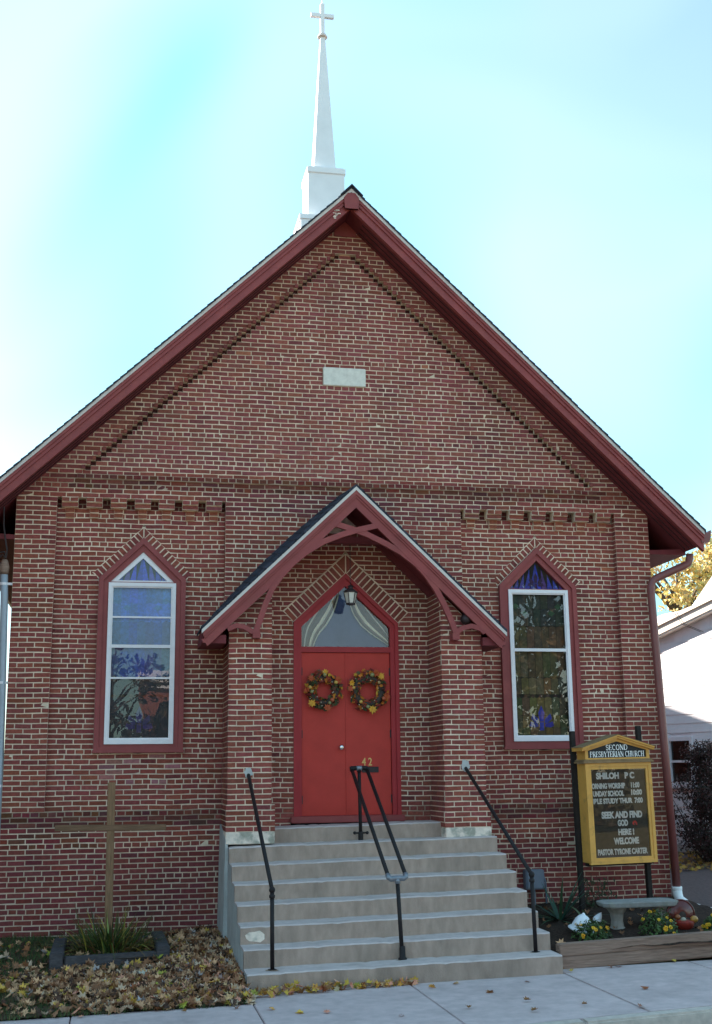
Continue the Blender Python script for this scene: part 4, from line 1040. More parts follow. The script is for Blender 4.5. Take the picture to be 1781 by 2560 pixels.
# ------------------------------------------------------------------ wooden cross and its planter
wc = thing('wooden_cross', 'plain brown wooden cross standing in a planter against the brick wall', 'cross', (1.423, -0.82, -0.1))
b = MB(); b.hexa([(-.041, -.045, -.2), (.056, -.045, -.2), (.056, .045, -.2), (-.041, .045, -.2), (-.058, -.045, 2.034), (.040, -.045, 2.034), (.040, .045, 2.034), (-.058, .045, 2.034)]); b.build('upright', M['crosswood'], wc, bevel=.006)
b = MB(); b.hexa([(-.690, -.052, 1.450), (.685, -.052, 1.432), (.685, .04, 1.432), (-.690, .04, 1.450), (-.690, -.052, 1.522), (.685, -.052, 1.476 + .03), (.685, .04, 1.506), (-.690, .04, 1.522)]); b.build('crossbar', M['crosswood_h'], wc, bevel=.006)
pl = thing('planter', 'low dark timber planter frame around the wooden cross', 'planter', (1.43, -1.15, -0.1))
def tim(a, b_, w, z0, z1):
    a, b_ = Vector(a), Vector(b_); d = (b_ - a); n = Vector((-d.y, d.x)).normalized() * w / 2
    B = MB(); P = [(a - n), (b_ - n), (b_ + n), (a + n)]
    B.hexa([(p.x - 1.43, p.y + 1.15, z0 + .1) for p in P] + [(p.x - 1.43, p.y + 1.15, z1 + .1) for p in P])
    B.build('timber', M['tie'], pl, bevel=.012)
tim((.855, -1.86), (.845, -.42), .155, -.22, .035); tim((2.075, -1.66), (2.045, -.22), .155, -.22, .045)
tim((.94, -1.78), (1.99, -1.60), .12, -.25, -.015); tim((.92, -.50), (1.97, -.32), .12, -.2, -.0)
sheet('planter_soil', [.92, 2.0], [-1.75, -.4], lambda x, y: -.06, M['soil'])

# ------------------------------------------------------------------ the notice board
sg = thing('notice_board', 'golden yellow church notice board with gabled top on two dark posts', 'sign', (8.255, -0.90, 0.775), (0, -0.012, 0.087))
b = MB(); b.box(-.49, .49, .05, .27, 0.02, 1.33); b.build('cabinet', M['sign'], sg)
b = MB(); b.ring(rect(-.500, .500, 0, 1.335), rect(-.455, .455, .045, 1.29), 0.0, .055); b.ring(rect(-.455, .455, .045, 1.29), rect(-.415, .415, .085, 1.25), .010, .055); b.build('door_frame', M['sign'], sg)
b = MB(); b.box(-.43, .43, .045, .052, .07, 1.27)
for k in range(62):
    z = .09 + k * .0188; b.box(-.415, .415, .040, .046, z, z + .011)
lbd = b.build('letter_board', M['letterboard'], sg)
b = MB(); b.face([(-.416, .022, .084), (.416, .022, .084), (.416, .022, 1.251), (-.416, .022, 1.251)]); b.build('glass', M['glass_sign'], sg)
b = MB(); b.box(-.535, .535, -.03, .28, 1.335, 1.362); b.box(-.52, .52, -.015, .28, 1.362, 1.385); b.build('ledge', M['signroof'], sg, bevel=.005)
b = MB(); b.prism([(-.485, 1.385), (.485, 1.385), (.485, 1.525), (0, 1.66), (-.485, 1.525)], .03, .27); b.build('header', M['sign'], sg)
b = MB(); b.ring([(-.490, 1.386), (.490, 1.386), (.490, 1.525), (0, 1.665), (-.490, 1.525)], [(-.445, 1.405), (.445, 1.405), (.445, 1.505), (0, 1.625), (-.445, 1.505)], .008, .032); b.build('header_frame', M['sign'], sg)
b = MB(); b.face([(-.446, .026, 1.404), (.446, .026, 1.404), (.446, .026, 1.506), (0, .026, 1.627), (-.446, .026, 1.506)]); hp = b.build('name_panel', M['black'], sg)
for s in (-1, 1):
    b = MB()
    for (h0, h1, y0) in ((0, .028, -.035), (.028, .048, -.055)):
        P = [(0, 1.664 + h0), (s * .55, 1.498 + h0), (s * .55, 1.498 + h1), (0, 1.664 + h1)]
        b.prism(P if s == 1 else P[::-1], y0, .29)
    b.build('roof_board', M['sign'], sg, bevel=.003)
    b = MB(); P = [(0, 1.714), (s * .555, 1.547), (s * .555, 1.553), (0, 1.721)]; b.prism(P if s == 1 else P[::-1], -.056, .30); b.build('roof_cap', M['signroof'], sg)
for (x0, x1, h) in ((-.515, -.515, 1.78), (.515, .515, 1.84)):
    b = MB(); y = .285
    b.hexa([(x0 - .034, y, -.8), (x0 + .034, y, -.8), (x0 + .034, y + .07, -.8), (x0 - .034, y + .07, -.8), (x1 - .034, y, h), (x1 + .034, y, h), (x1 + .034, y + .07, h), (x1 - .034, y + .07, h)])
    b.build('post', M['signpost'], sg, bevel=.006)
b = MB(); b.box(-.45, .55, .20, .285, -.035, .02); b.build('crosspiece', M['signpost'], sg)
# serif capitals, drawn stroke by stroke
def serif_text(txt, x0, z0, h, total, y, parent):
    T_, t_ = .155, .06
    G = {}
    def V(x): return ('v', x)
    G['I'] = (.36, [((.18, 0), (.18, 1), T_)], [.18]); G['E'] = (.66, [((.14, 0), (.14, 1), T_), ((.06, .97), (.60, .97), t_), ((.14, .52), (.48, .52), t_), ((.06, .03), (.62, .03), t_), ((.59, .97), (.59, .78), t_), ((.61, .03), (.61, .24), t_), ((.48, .62), (.48, .42), t_)], [])
    G['H'] = (.82, [((.16, 0), (.16, 1), T_), ((.66, 0), (.66, 1), T_), ((.16, .5), (.66, .5), t_)], [.16, .66]); G['T'] = (.70, [((.35, 0), (.35, 1), T_), ((.03, .97), (.67, .97), t_), ((.05, .97), (.05, .76), t_), ((.65, .97), (.65, .76), t_)], [-.35])
    G['N'] = (.80, [((.13, 0), (.13, 1), t_), ((.11, 1), (.67, 0), T_), ((.67, 0), (.67, 1), t_)], [.13]); G['A'] = (.78, [((.07, 0), (.38, 1), t_), ((.38, 1), (.68, 0), T_), ((.2, .34), (.55, .34), t_)], [-.07, -.68])
    G['Y'] = (.74, [((.08, 1), (.37, .45), T_), ((.66, 1), (.37, .45), t_), ((.37, .45), (.37, 0), T_)], [-.37])
    def arc(cx, cz, rx, rz_, a0, a1, n=9): return [(cx + rx * math.cos(R(a0 + (a1 - a0) * i / n)), cz + rz_ * math.sin(R(a0 + (a1 - a0) * i / n))) for i in range(n + 1)]
    def arcs(p, w): return [(p[i], p[i + 1], w) for i in range(len(p) - 1)]
    G['O'] = (.84, arcs(arc(.42, .5, .30, .47, 0, 360, 16), .12), []); G['C'] = (.76, arcs(arc(.42, .5, .30, .47, 50, 310, 12), .12) + [((.63, .97), (.63, .72), t_)], [])
    G['D'] = (.82, [((.14, 0), (.14, 1), T_)] + arcs([(.14, .97)] + arc(.36, .5, .34, .47, 90, -90, 10) + [(.14, .03)], .10), [])
    G['P'] = (.68, [((.16, 0), (.16, 1), T_)] + arcs([(.06, .97)] + arc(.36, .74, .24, .23, 90, -90, 8) + [(.16, .51)], .085), [-.16]); G['R'] = (.76, G['P'][1] + [((.36, .5), (.68, .0), T_)], [-.16])
    G['B'] = (.70, [((.16, 0), (.16, 1), T_)] + arcs([(.06, .97)] + arc(.34, .75, .20, .22, 90, -90, 8) + [(.16, .53)], .085) + arcs([(.16, .53)] + arc(.36, .28, .24, .25, 90, -90, 8) + [(.06, .03)], .09), [])
    G['S'] = (.62, arcs(arc(.31, .74, .20, .23, 40, 260, 9) + arc(.31, .27, .21, .24, 80, -140, 9), .11) + [((.49, .97), (.49, .74), t_), ((.10, .03), (.10, .28), t_)], [])
    G['U'] = (.78, [((.15, 1), (.15, .3), T_)] + arcs(arc(.37, .3, .22, .27, 180, 360, 8), .085) + [((.59, .3), (.59, 1), t_)], [])
    G[' '] = (.34, [], [])
    width = sum(G[c][0] for c in txt); k = total / (width * h)
    b = MB(); x = x0
    for c in txt:
        w, st_, sf_ = G[c]
        for p, q, wd in st_:
            a = Vector((x + p[0] * h * k, z0 + p[1] * h)); d = Vector((x + q[0] * h * k, z0 + q[1] * h)); v = (d - a)
            if v.length < 1e-6: continue
            v.normalize(); n = Vector((-v.y, v.x)) * wd * h * k / 2 * 1.12; a2, d2 = a - v * wd * h * .12, d + v * wd * h * .12
            P = [a2 - n, d2 - n, d2 + n, a2 + n]; b.face([(p_.x, y, p_.y) for p_ in P])
        for s_ in sf_:
            for zz in ((0.03, .97) if s_ > 0 else (.03,)):
                xx = x + abs(s_) * h * k; b.face([(xx - .17 * h * k, y - .0003, z0 + (zz - .035) * h), (xx + .17 * h * k, y - .0003, z0 + (zz - .035) * h), (xx + .17 * h * k, y - .0003, z0 + (zz + .035) * h), (xx - .17 * h * k, y - .0003, z0 + (zz + .035) * h)])
        x += w * h * k
    return b.build('lettering', M['letter'], parent)
serif_text('SECOND', -.165, 1.507, .072, .335, .0225, hp)
serif_text('PRESBYTERIAN CHURCH', -.412, 1.416, .074, .83, .0225, hp)
def block_text(txt, xa, xb, z, h):
    fc = bpy.data.curves.new('lettering', 'FONT'); fc.body = txt; fc.size = 1.0; fc.extrude = 0.02; fc.offset = 0.052
    fc.materials.append(M['letter']); o = bpy.data.objects.new('lettering', fc); COL.objects.link(o); o.parent = lbd
    bpy.context.view_layer.update(); w = max(o.dimensions.x, .01)
    bb = [Vector(c) for c in o.bound_box]; lx = min(c.x for c in bb); sx = (xb - xa) / (max(c.x for c in bb) - lx); sy = h / .70
    o.scale = (sx, sy, .1); o.location = (xa - lx * sx, .0375, z); o.rotation_euler = (R(90), 0, 0)
    return solid(o)
block_text('SHILOH   P C', -.330, .250, 1.125, .078)
block_text('ORNING WORSHIP', -.405, .100, .995, .066); block_text('11:00', .190, .320, 1.000, .066)
block_text('UNDAY SCHOOL', -.395, .075, .893, .066); block_text('10:00', .185, .350, .902, .066)
block_text('IBLE STUDY THUR  7:00', -.395, .355, .795, .064)
block_text('SEEK AND FIND', -.285, .330, .600, .082)
block_text('GOD', -.050, .105, .495, .075); block_text('HERE !', -.050, .190, .375, .075)
block_text('WELCOME', -.125, .255, .255, .080)
block_text('PASTOR TYRONE CARTER', -.375, .375, .122, .070)
b = MB()
for k in range(7):
    a = R(90 + (k - 3) * 32); put_leaf(b, (.205 + .022 * math.cos(a), .030, .515 + .026 * math.sin(a)), (0, -1, .1), .045, (1, 1, 1), OVAL, .1, spin=a)
b.build('red_reflection', M['red'], lbd)  # leaf-shaped red mark imitating a light reflection on the board

# ------------------------------------------------------------------ garden: timbers, bench, ornaments, plants
ge = thing('garden_edging', 'two stacked weathered timbers edging the flower bed beside the sidewalk', 'garden edging', (7.5, -2.85, -.2))
for j, (z0, z1, dy) in enumerate(((-.215, -.075, 0.0), (-.073, .062, .012))):
    b = MB(); n = 14
    for i in range(n):
        xa, xb = 6.525 + (9.6 - 6.525) * i / n, 6.525 + (9.6 - 6.525) * (i + 1) / n
        f_ = lambda x: -2.955 + .073 * (x - 6.53) + dy
        zz = lambda x, z: z + .024 * (x - 6.5)
        P = [(xa, f_(xa), zz(xa, z0)), (xb, f_(xb), zz(xb, z0)), (xb, f_(xb) + .14, zz(xb, z0)), (xa, f_(xa) + .14, zz(xa, z0)), (xa, f_(xa), zz(xa, z1)), (xb, f_(xb), zz(xb, z1)), (xb, f_(xb) + .14, zz(xb, z1)), (xa, f_(xa) + .14, zz(xa, z1))]
        b.hexa([(p[0] - 7.5, p[1] + 2.85, p[2] + .2) for p in P], skip=(() if n == 1 else tuple(k for k, c in (('left', i > 0), ('right', i < n - 1)) if c)))
    b.build('timber', M['timber'], ge, bevel=.010)
bn = thing('garden_bench', 'small grey concrete bench in front of the notice board', 'bench', (7.98, -1.86, .05), (0, 0, .03))
b = MB(); P = [(-.47, -.20), (.44, -.20), (.50, -.14), (.51, .15), (.42, .21), (-.40, .21), (-.50, .14), (-.53, -.13)]
n = len(P)
for z0, z1, k0, k1 in ((.285, .30, .93, .97), (.30, .34, .97, 1.0), (.34, .352, 1.0, .97)):
    for i in range(n):
        a, c = P[i], P[(i + 1) % n]; b.face([(a[0] * k0, a[1] * k0, z0), (c[0] * k0, c[1] * k0, z0), (c[0] * k1, c[1] * k1, z1), (a[0] * k1, a[1] * k1, z1)])
b.face([(x * .97, y * .97, .352) for x, y in P]); b.face([(x * .93, y * .93, .285) for x, y in reversed(P)])
b.build('seat', M['bench'], bn)
for x in (-.29, .32):
    b = MB(); prof = [(.115, -.06), (.115, .02), (.085, .05), (.075, .12), (.085, .2), (.12, .25), (.14, .285)]
    b.lathe(prof, (x, 0, 0), 10); b.build('leg', M['benchleg'], bn, bevel=0)

wo_ = thing('garden_ornament', 'white dome shaped garden ornament with flared brim among yellow flowers', 'ornament', (7.14, -2.05, .07), (R(12), R(6), 0))
b = MB(); b.lathe([(.155, .03), (.165, .04), (.15, .055), (.125, .065), (.115, .10), (.095, .15), (.060, .195), (.025, .215), (.005, .218)], (0, 0, 0), 24, wob=lambda a, h: 1 + .05 * math.sin(5 * a + h * 20)); b.build('dome', M['ornwhite'], wo_, smooth=True)
b = MB(); b.lathe([(.030, .19), (.032, .20), (.030, .21), (.012, .235), (.003, .24)], (0, 0, 0), 12); b.build('knob', M['ornwhite'], wo_, smooth=True)
w2 = thing('white_shell', 'small white pointed ornament half hidden behind the green arching leaf', 'ornament', (7.44, -1.75, .12), (0, R(35), 0))
b = MB(); b.lathe([(.03, 0), (.05, .03), (.055, .07), (.03, .13), (.004, .17)], (0, 0, 0), 14); b.build('shell', M['ornwhite'], w2, smooth=True)
ho = thing('harvest_ornament', 'glossy dark red basket ornament with rounded fan back and orange fruit', 'ornament', (8.50, -2.10, .07))
b = MB()
for i in range(14):
    for j in range(7):
        def F(i, j):
            a = R(-20 + 220 * i / 14); r = .05 + .135 * j / 7; return (r * math.cos(a), .07 + .05 * (j / 7) ** 2, .15 + r * math.sin(a) * .98)
        b.face([F(i, j), F(i + 1, j), F(i + 1, j + 1), F(i, j + 1)])
b.tube([(.185 * math.cos(R(-20 + 220 * i / 20)), .12, .15 + .182 * math.sin(R(-20 + 220 * i / 20))) for i in range(21)], .012, 8)
b.build('fan_back', M['glaze'], ho, smooth=True)
b = MB(); b.lathe([(.06, -.02), (.10, .02), (.12, .08), (.11, .10)], (-.02, -.02, 0), 18, wob=lambda a, h: 1 + .04 * math.cos(14 * a)); b.build('basket', M['basket'], ho, smooth=True)
for (x, y, z, r_, tn, sz) in ((.095, -.05, .115, .050, (0.42, 0.20, 0.04), .85), (-.05, -.05, .115, .036, (0.36, 0.30, 0.22), .8), (-.10, .0, .14, .036, (0.28, 0.08, 0.02), .9)):
    b = MB(); b.ball((0, 0, 0), r_, 20, 10, tn, sz=sz, rib=.12, nrib=9); o = b.build('gourd', M['gourd'], ho, smooth=True); o.location = (x, y, z)

def blade(b, base, dirv, ln, w, droop, tone, seg=5, fold=0.0):
    d = Vector(dirv).normalized(); side = d.cross(Vector((0, 0, 1)))
    side = side.normalized() if side.length > .05 else Vector((1, 0, 0)); p = Vector(base); pts = [(p.copy(), w * .55)]; v = d.copy()
    for k in range(seg):
        v = (v + Vector((0, 0, -droop / seg))).normalized(); p = p + v * ln / seg; t = (k + 1) / seg; pts.append((p.copy(), w * (1 - t ** 2.2) * (0.75 + .25 * math.sin(math.pi * t)) + .0004))
    for (p0, w0), (p1, w1) in zip(pts[:-1], pts[1:]):
        b.face([p0 - side * w0, p0 + side * w0, p1 + side * w1, p1 - side * w1], tone)
yu = thing('yucca', 'dark green yucca with long sword leaves beside the utility box', 'plant', (7.20, -1.15, .08))
rr = random.Random(3); b = MB()
for k in range(34):
    a = rr.uniform(0, 6.283); el = rr.uniform(.15, 1.25); tn = (0.030 * rr.uniform(.7, 1.4), 0.062 * rr.uniform(.7, 1.3), 0.038 * rr.uniform(.7, 1.3))
    bb = MB() if k < 12 else b
    blade(bb, (.03 * math.cos(a), .03 * math.sin(a), .02), (math.cos(a) * math.cos(el), math.sin(a) * math.cos(el), math.sin(el)), rr.uniform(.45, .78), .022, rr.uniform(.1, .7), tn, 6)
    if k < 12: bb.build('sword_leaf', M['plant'], yu)
b.build('foliage', M['plant'], yu, kind='stuff')
dlp = thing('daylily_clump', 'clump of yellowing strap leaves at the foot of the wooden cross', 'plant', (1.46, -1.05, -.08))
b = MB(); rr = random.Random(11)
for k in range(430):
    a = rr.uniform(0, 6.283); q = rr.uniform(0, .30) ** 1.0; el = rr.uniform(.45, 1.35)
    g = rr.random(); tn = (0.085, 0.105, 0.025) if g < .5 else ((0.30, 0.24, 0.055) if g < .75 else ((0.04, 0.06, 0.02) if g < .92 else (0.20, 0.12, 0.05)))
    tn = tuple(c * rr.uniform(.7, 1.3) for c in tn)
    blade(b, (q * 1.35 * math.cos(a), q * math.sin(a) - .1, 0), (math.cos(a) * math.cos(el) + rr.uniform(-.2, .2), math.sin(a) * math.cos(el), math.sin(el)), rr.uniform(.32, .66), rr.uniform(.007, .013), rr.uniform(.5, 1.6), tn, 6)
b.build('foliage', M['plant'], dlp, kind='stuff')
def mum(x, y, z, rad, h, seed, lab, nf, name='marigold_plant'):
    rr = random.Random(seed); t = thing(name, lab, 'flower', (x, y, z), group='yellow flowers in the bed')
    b = MB()
    for k in range(16):
        a = rr.uniform(0, 6.283); q = rad * rr.uniform(.2, .8); b.tube([(0, 0, 0), (q * .5 * math.cos(a), q * .5 * math.sin(a), h * .5), (q * math.cos(a), q * math.sin(a), h * rr.uniform(.7, 1))], .004, 4, (0.05, 0.07, 0.02))
    for k in range(560):
        u = Vector((rr.gauss(0, 1), rr.gauss(0, 1), abs(rr.gauss(0, 1)))).normalized() * rr.uniform(.45, 1.0) ** .6
        c = (u.x * rad, u.y * rad, u.z * h * .92 + .02); g = rr.uniform(.5, 1.4)
        put_leaf(b, c, (u.x + rr.uniform(-.6, .6), u.y + rr.uniform(-.6, .6), .5 + u.z), rr.uniform(.03, .055), (0.050 * g, 0.085 * g, 0.022 * g), OVAL, .5, rr=rr)
    b.build('foliage', M['plant'], t, kind='stuff')
    for k in range(nf):
        u = Vector((rr.gauss(0, 1), rr.gauss(-.5, 1), abs(rr.gauss(0, .9)) + .25)).normalized(); c = Vector((u.x * rad * 1.02, u.y * rad * 1.02, u.z * h + .02))
        f_ = MB(); s_ = rr.uniform(.020, .032)
        for j in range(9):
            a = 6.283 * j / 9; put_leaf(f_, c + Vector((math.cos(a), math.sin(a) * .6, math.sin(a) * .7)) * s_ * .55, (u.x + .6 * math.cos(a), u.y - .2, u.z + .6 * math.sin(a)), s_ * 1.1, (0.72 * rr.uniform(.8, 1.1), 0.40 * rr.uniform(.75, 1.1), 0.02), OVAL, .3, rr=rr)
        f_.build('flower_head', M['plant'], t)
mum(7.14, -2.40, .01, .25, .25, 21, 'low yellow flowering plant in front of the white dome ornament', 12)
mum(8.00, -2.40, .03, .25, .34, 22, 'bushy yellow flowering plant in front of the concrete bench', 12)
mum(8.74, -2.42, .04, .17, .22, 23, 'yellow flowering plant at the frame edge beside the red ornament', 10)
al = thing('arching_leaf_plant', 'broad green arching leaf behind the white garden ornament', 'plant', (7.30, -1.85, .07)); b = MB()
for k in range(7): blade(b, (0, 0, 0), (math.cos(k * .9) * .5 + .3, math.sin(k * .9) * .5, .9), .42, .03, 1.6, (0.055 * (1 + .1 * k), 0.10, 0.045), 7)
b.build('foliage', M['plant'], al, kind='stuff')
tp = thing('tall_stem_plant', 'thin dry stems against the wall behind the concrete bench', 'plant', (8.05, -.45, .1)); b = MB(); rr = random.Random(4)
for k in range(12):
    x = rr.uniform(-.25, .25); b.tube([(x, 0, 0), (x + rr.uniform(-.05, .05), rr.uniform(-.1, .1), rr.uniform(.25, .55))], .004, 4, (0.06, 0.05, 0.035))
    for j in range(10): put_leaf(b, (x + rr.uniform(-.05, .05), rr.uniform(-.08, .05), rr.uniform(.03, .45)), (rr.uniform(-1, 1), -1, rr.uniform(0, 1)), rr.uniform(.03, .07), (0.06 * rr.uniform(.5, 1.3), 0.06, 0.03), OVAL, .4, rr=rr)
b.build('foliage', M['plant'], tp, kind='stuff')

# ------------------------------------------------------------------ fallen leaves and grass
LEAFC = {'tan': (0.56, 0.315, 0.175), 'gold': (0.60, 0.36, 0.075), 'brown': (0.30, 0.145, 0.08), 'rust': (0.26, 0.11, 0.05), 'pale': (0.56, 0.40, 0.28), 'dark': (0.085, 0.045, 0.032), 'grey': (0.45, 0.38, 0.37), 'green': (0.34, 0.33, 0.05)}
leafmesh = {}
for nm, cc in LEAFC.items():
    leafmesh[nm] = []
    for v in range(4):
        b = MB(); rr = random.Random(len(nm) * 17 + v); put_leaf(b, (0, 0, 0), (0, 0, 1), 1.0, tuple(q * rr.uniform(.85, 1.15) for q in cc), MAPLE, .45, rr=rr); leafmesh[nm].append(b.mesh('fallen_leaf', M['leaf']))
rr = random.Random(42); bulk = MB(); cand = []
def density(x, y):
    if x > 2.9: return 0
    d = 0.0
    d += max(0, 1 - ((x - 2.2) / 1.5) ** 2 - ((y + 3.0) / 1.1) ** 2) * 1.25
    d += max(0, 1 - ((x - 2.55) / .55) ** 2 - ((y + 1.2) / 1.6) ** 2) * 1.1
    d += max(0, 1 - ((x - 1.1) / 1.0) ** 2 - ((y + 2.55) / .55) ** 2) * .9
    d += .07 + (.10 if y < -1.6 else 0)
    if .80 < x < 2.12 and -1.78 < y < -.35: d = .18
    if y > -.45 and x < 1.9: d *= .25
    return d
def heap(x, y): return 0.05 * max(0, 1 - ((x - 2.45) / 1.0) ** 2 - ((y + 2.9) / 1.0) ** 2)
tries = 0
while len(cand) < 4000 and tries < 300000:
    tries += 1
    x = rr.uniform(-.5, 2.9); y = rr.uniform(-3.84, -.02)
    if rr.random() * 1.25 > density(x, y): continue
    z = lawn_z(x, y) + .012 + heap(x, y) * rr.uniform(.2, 1) + rr.uniform(0, .025)
    cand.append((x, y, z, rr.choices(['tan', 'gold', 'brown', 'rust', 'pale', 'dark', 'grey', 'green'], (26, 5, 24, 17, 6, 17, 2, 1))[0], rr.uniform(.05, .14), 'lawn'))
for k in range(150):                                   # drift along the foot of the lowest step
    x = 2.62 + rr.random() ** 1.2 * 2.15; w = max(0.05, .30 - .12 * (x - 2.7))
    y = (-3.235 if x > 2.93 else -3.5) - rr.uniform(.01, w)
    cand.append((x, y, walk_z(x) + .012 + rr.uniform(0, .06) * (1 if x < 4 else .4), rr.choices(['tan', 'gold', 'rust', 'pale', 'green', 'brown'], (10, 18, 5, 5, 2, 6))[0], rr.uniform(.075, .13), 'drift'))
loose = [(1.02 * 0 + 3.05, -4.15), (3.30, -4.42), (3.55, -4.5), (2.72, -3.98), (4.85, -3.55), (5.35, -4.02), (5.15, -3.42), (5.55, -4.62), (4.9, -4.75), (5.45, -5.12), (6.0, -5.0), (6.47, -5.27), (6.55, -3.18), (7.1, -3.05), (7.2, -3.02), (7.9, -2.97), (6.5, -3.05), (4.2, -4.9), (2.2, -4.0), (1.2, -3.9), (6.9, -4.4), (5.9, -3.6)]
for (x, y) in loose: cand.append((x, y, walk_z(x) + .012, rr.choice(['tan', 'gold', 'rust', 'brown']), rr.uniform(.07, .11), 'walk'))
for k in range(90):
    x = rr.uniform(6.55, 9.2); y = rr.uniform(-2.75, -.1); cand.append((x, y, bed_z(x, y) + .015, rr.choices(['dark', 'brown', 'rust', 'tan'], (8, 8, 3, 2))[0], rr.uniform(.06, .10), 'bed'))
cand.append((6.62, -2.70, .03, 'tan', .13, 'bed'))
def lsize(c):
    px = project(c[0], c[1], c[2]); k = 1.0 if (-20 < px[0] < 1800 and px[1] < 2590) else 0
    vis = {'walk': 3, 'drift': 2, 'bed': .9, 'lawn': 1}[c[5]]; dark = .7 if c[3] in ('dark', 'brown') else 1
    return k * c[4] * vis * dark * (1 + max(0, c[2] - lawn_z(c[0], c[1]) if c[5] == 'lawn' else 0) * 6) / (c[1] + 17)
cand.sort(key=lambda c: -lsize(c))
CW = {'tan': 'tan', 'gold': 'golden yellow', 'brown': 'brown', 'rust': 'rust orange', 'pale': 'pale buff', 'dark': 'dark brown', 'grey': 'greyish', 'green': 'yellow-green'}
PW = {'lawn': 'lying on the leaf-strewn lawn below the wooden cross', 'drift': 'in the drift along the foot of the lowest step', 'walk': 'lying loose on the sidewalk slabs', 'bed': 'lying on the dark mulch of the flower bed'}
def zone(c):
    if c[5] != 'lawn': return PW[c[5]]
    if .80 < c[0] < 2.12 and -1.78 < c[1] < -.35: return 'caught inside the dark timber planter'
    if c[0] > 2.15: return 'piled against the side of the steps'
    if c[1] < -2.9: return 'on the lawn next to the sidewalk'
    if c[0] < .8: return 'on the grass nearest the grey downspout'
    return 'on the lawn in front of the timber planter'
for c in cand[:300]:
    o = bpy.data.objects.new('fallen_leaf', rr.choice(leafmesh[c[3]])); COL.objects.link(o)
    o.location = c[:3]; o.scale = (c[4],) * 3; tl = .25 if c[5] == 'walk' else (.9 if c[5] == 'drift' else .6)
    o.rotation_euler = (rr.uniform(-tl, tl) + (.3 if c[5] != 'walk' else 0), rr.uniform(-tl, tl), rr.uniform(0, 6.283))
    tag(o, '%s fallen leaf %s' % (CW[c[3]], zone(c)), 'leaf', '%s fallen leaves %s' % (CW[c[3]], zone(c)))
for c in cand[300:]:
    cc = LEAFC[c[3]]; k = rr.uniform(.75, 1.25)
    put_leaf(bulk, c[:3], (rr.uniform(-.9, .9), rr.uniform(-1.1, .5), 1), c[4], tuple(q * k for q in cc), MAPLE, .8, rr=rr)
o = bulk.build('leaf_litter', M['leaf'], kind='stuff'); o['label'] = 'thick litter of brown and tan fallen leaves on the lawn and bed'
gb = MB()
for k in range(22000):
    x = rr.uniform(-.7, 2.88); y = rr.uniform(-3.86, -.02)
    if .78 < x < 2.15 and -1.9 < y < -.35: continue
    if rr.random() < min(.8, density(x, y) * .6): continue
    h = rr.uniform(.03, .075); a = rr.uniform(0, 6.283); z = lawn_z(x, y); w = .004; lx, ly = rr.uniform(-.03, .03), rr.uniform(-.03, .03)
    g = rr.uniform(.5, 1.3); tn = (g * (1.0 if rr.random() < .8 else 2.2), g, g)
    gb.face([(x - w * math.cos(a), y - w * math.sin(a), z - .005), (x + w * math.cos(a), y + w * math.sin(a), z - .005), (x + lx, y + ly, z + h)], tn)
o = gb.build('grass', M['grass'], kind='stuff')

# ------------------------------------------------------------------ the house next door, shrub, trees
hs = thing('neighbour_house', 'white clapboard house beyond the downspout with sunlit eave and dark window', 'house', (12.8, 9.5, 0), (0, 0, math.atan2(-.92, .392)))
# local x runs along the wall (towards the street), local -y is the outward face
s0, s1 = -3.0, 5.2
b = MB(); b.box(s0, s1, 0.0, 4.0, -.3, .42); b.build('foundation', M['parge'], hs)
b = MB(); b.hexa([(s0, .03, .40), (s1, .03, .40), (s1, 5, .40), (s0, 5, .40), (s0, .03, 4.4), (s1, .03, 6.1), (s1, 5, 6.6), (s0, 5, 6.2)]); core = b.build('wall', M['siding'], hs)
z = .42; hole = (1.40, 2.02, 1.68, 2.66)
while z < 5.7:
    z1 = z + .196
    segs = [(s0, s1)]
    if z1 > hole[2] and z < hole[3]: segs = [(s0, hole[0]), (hole[1], s1)]
    for (a, c) in segs:
        top = lambda s: 4.62 + .272 * (s - .6)
        if top(a) < z1: a = (z1 - 4.62) / .272 + .6
        if a > c - .1: continue
        bb = MB(); bb.hexa([(a, -.008, z), (c, -.008, z), (c, .03, z), (a, .03, z), (a, 0.002, z1 + .006), (c, 0.002, z1 + .006), (c, .03, z1 + .006), (a, .03, z1 + .006)]); bb.build('clapboard', M['siding'], core)
    z = z1
f = MB(); f.ring(rect(1.33, 2.05, 1.64, 2.68), rect(1.42, 1.98, 1.74, 2.60), -.05, .03); f.box(1.30, 2.08, -.07, 0, 1.60, 1.655); wn = f.build('window', M['white'], hs)
b = MB(); b.box(1.42, 1.98, -.02, .0, 2.14, 2.19); b.build('sash_rail', M['white'], wn)
pane(wn, rect(1.42, 1.98, 1.74, 2.60), .012); b = MB(); b.face([(1.42, .026, 1.74), (1.98, .026, 1.74), (1.98, .026, 2.60), (1.42, .026, 2.60)]); b.build('room_backing', M['dark'], wn)
b = MB()
def ez(s): return 4.855 + .262 * (s - 1.25)
P = [(s0, ez(s0) - .02), (s1, ez(s1) - .02), (s1, ez(s1) + .02), (s0, ez(s0) + .02)]; b.prism(P, -.17, .05); b.build('soffit', M['creamsoffit'], hs)
b = MB(); P = [(s0, ez(s0) + .02), (s1, ez(s1) + .02), (s1, ez(s1) + .20), (s0, ez(s0) + .20)]; b.prism(P, -.19, -.15)
P = [(s0, ez(s0) + .20), (s1, ez(s1) + .20), (s1, ez(s1) + .27), (s0, ez(s0) + .27)]; b.prism(P, -.23, -.13); b.build('fascia', M['creamsoffit'], hs)
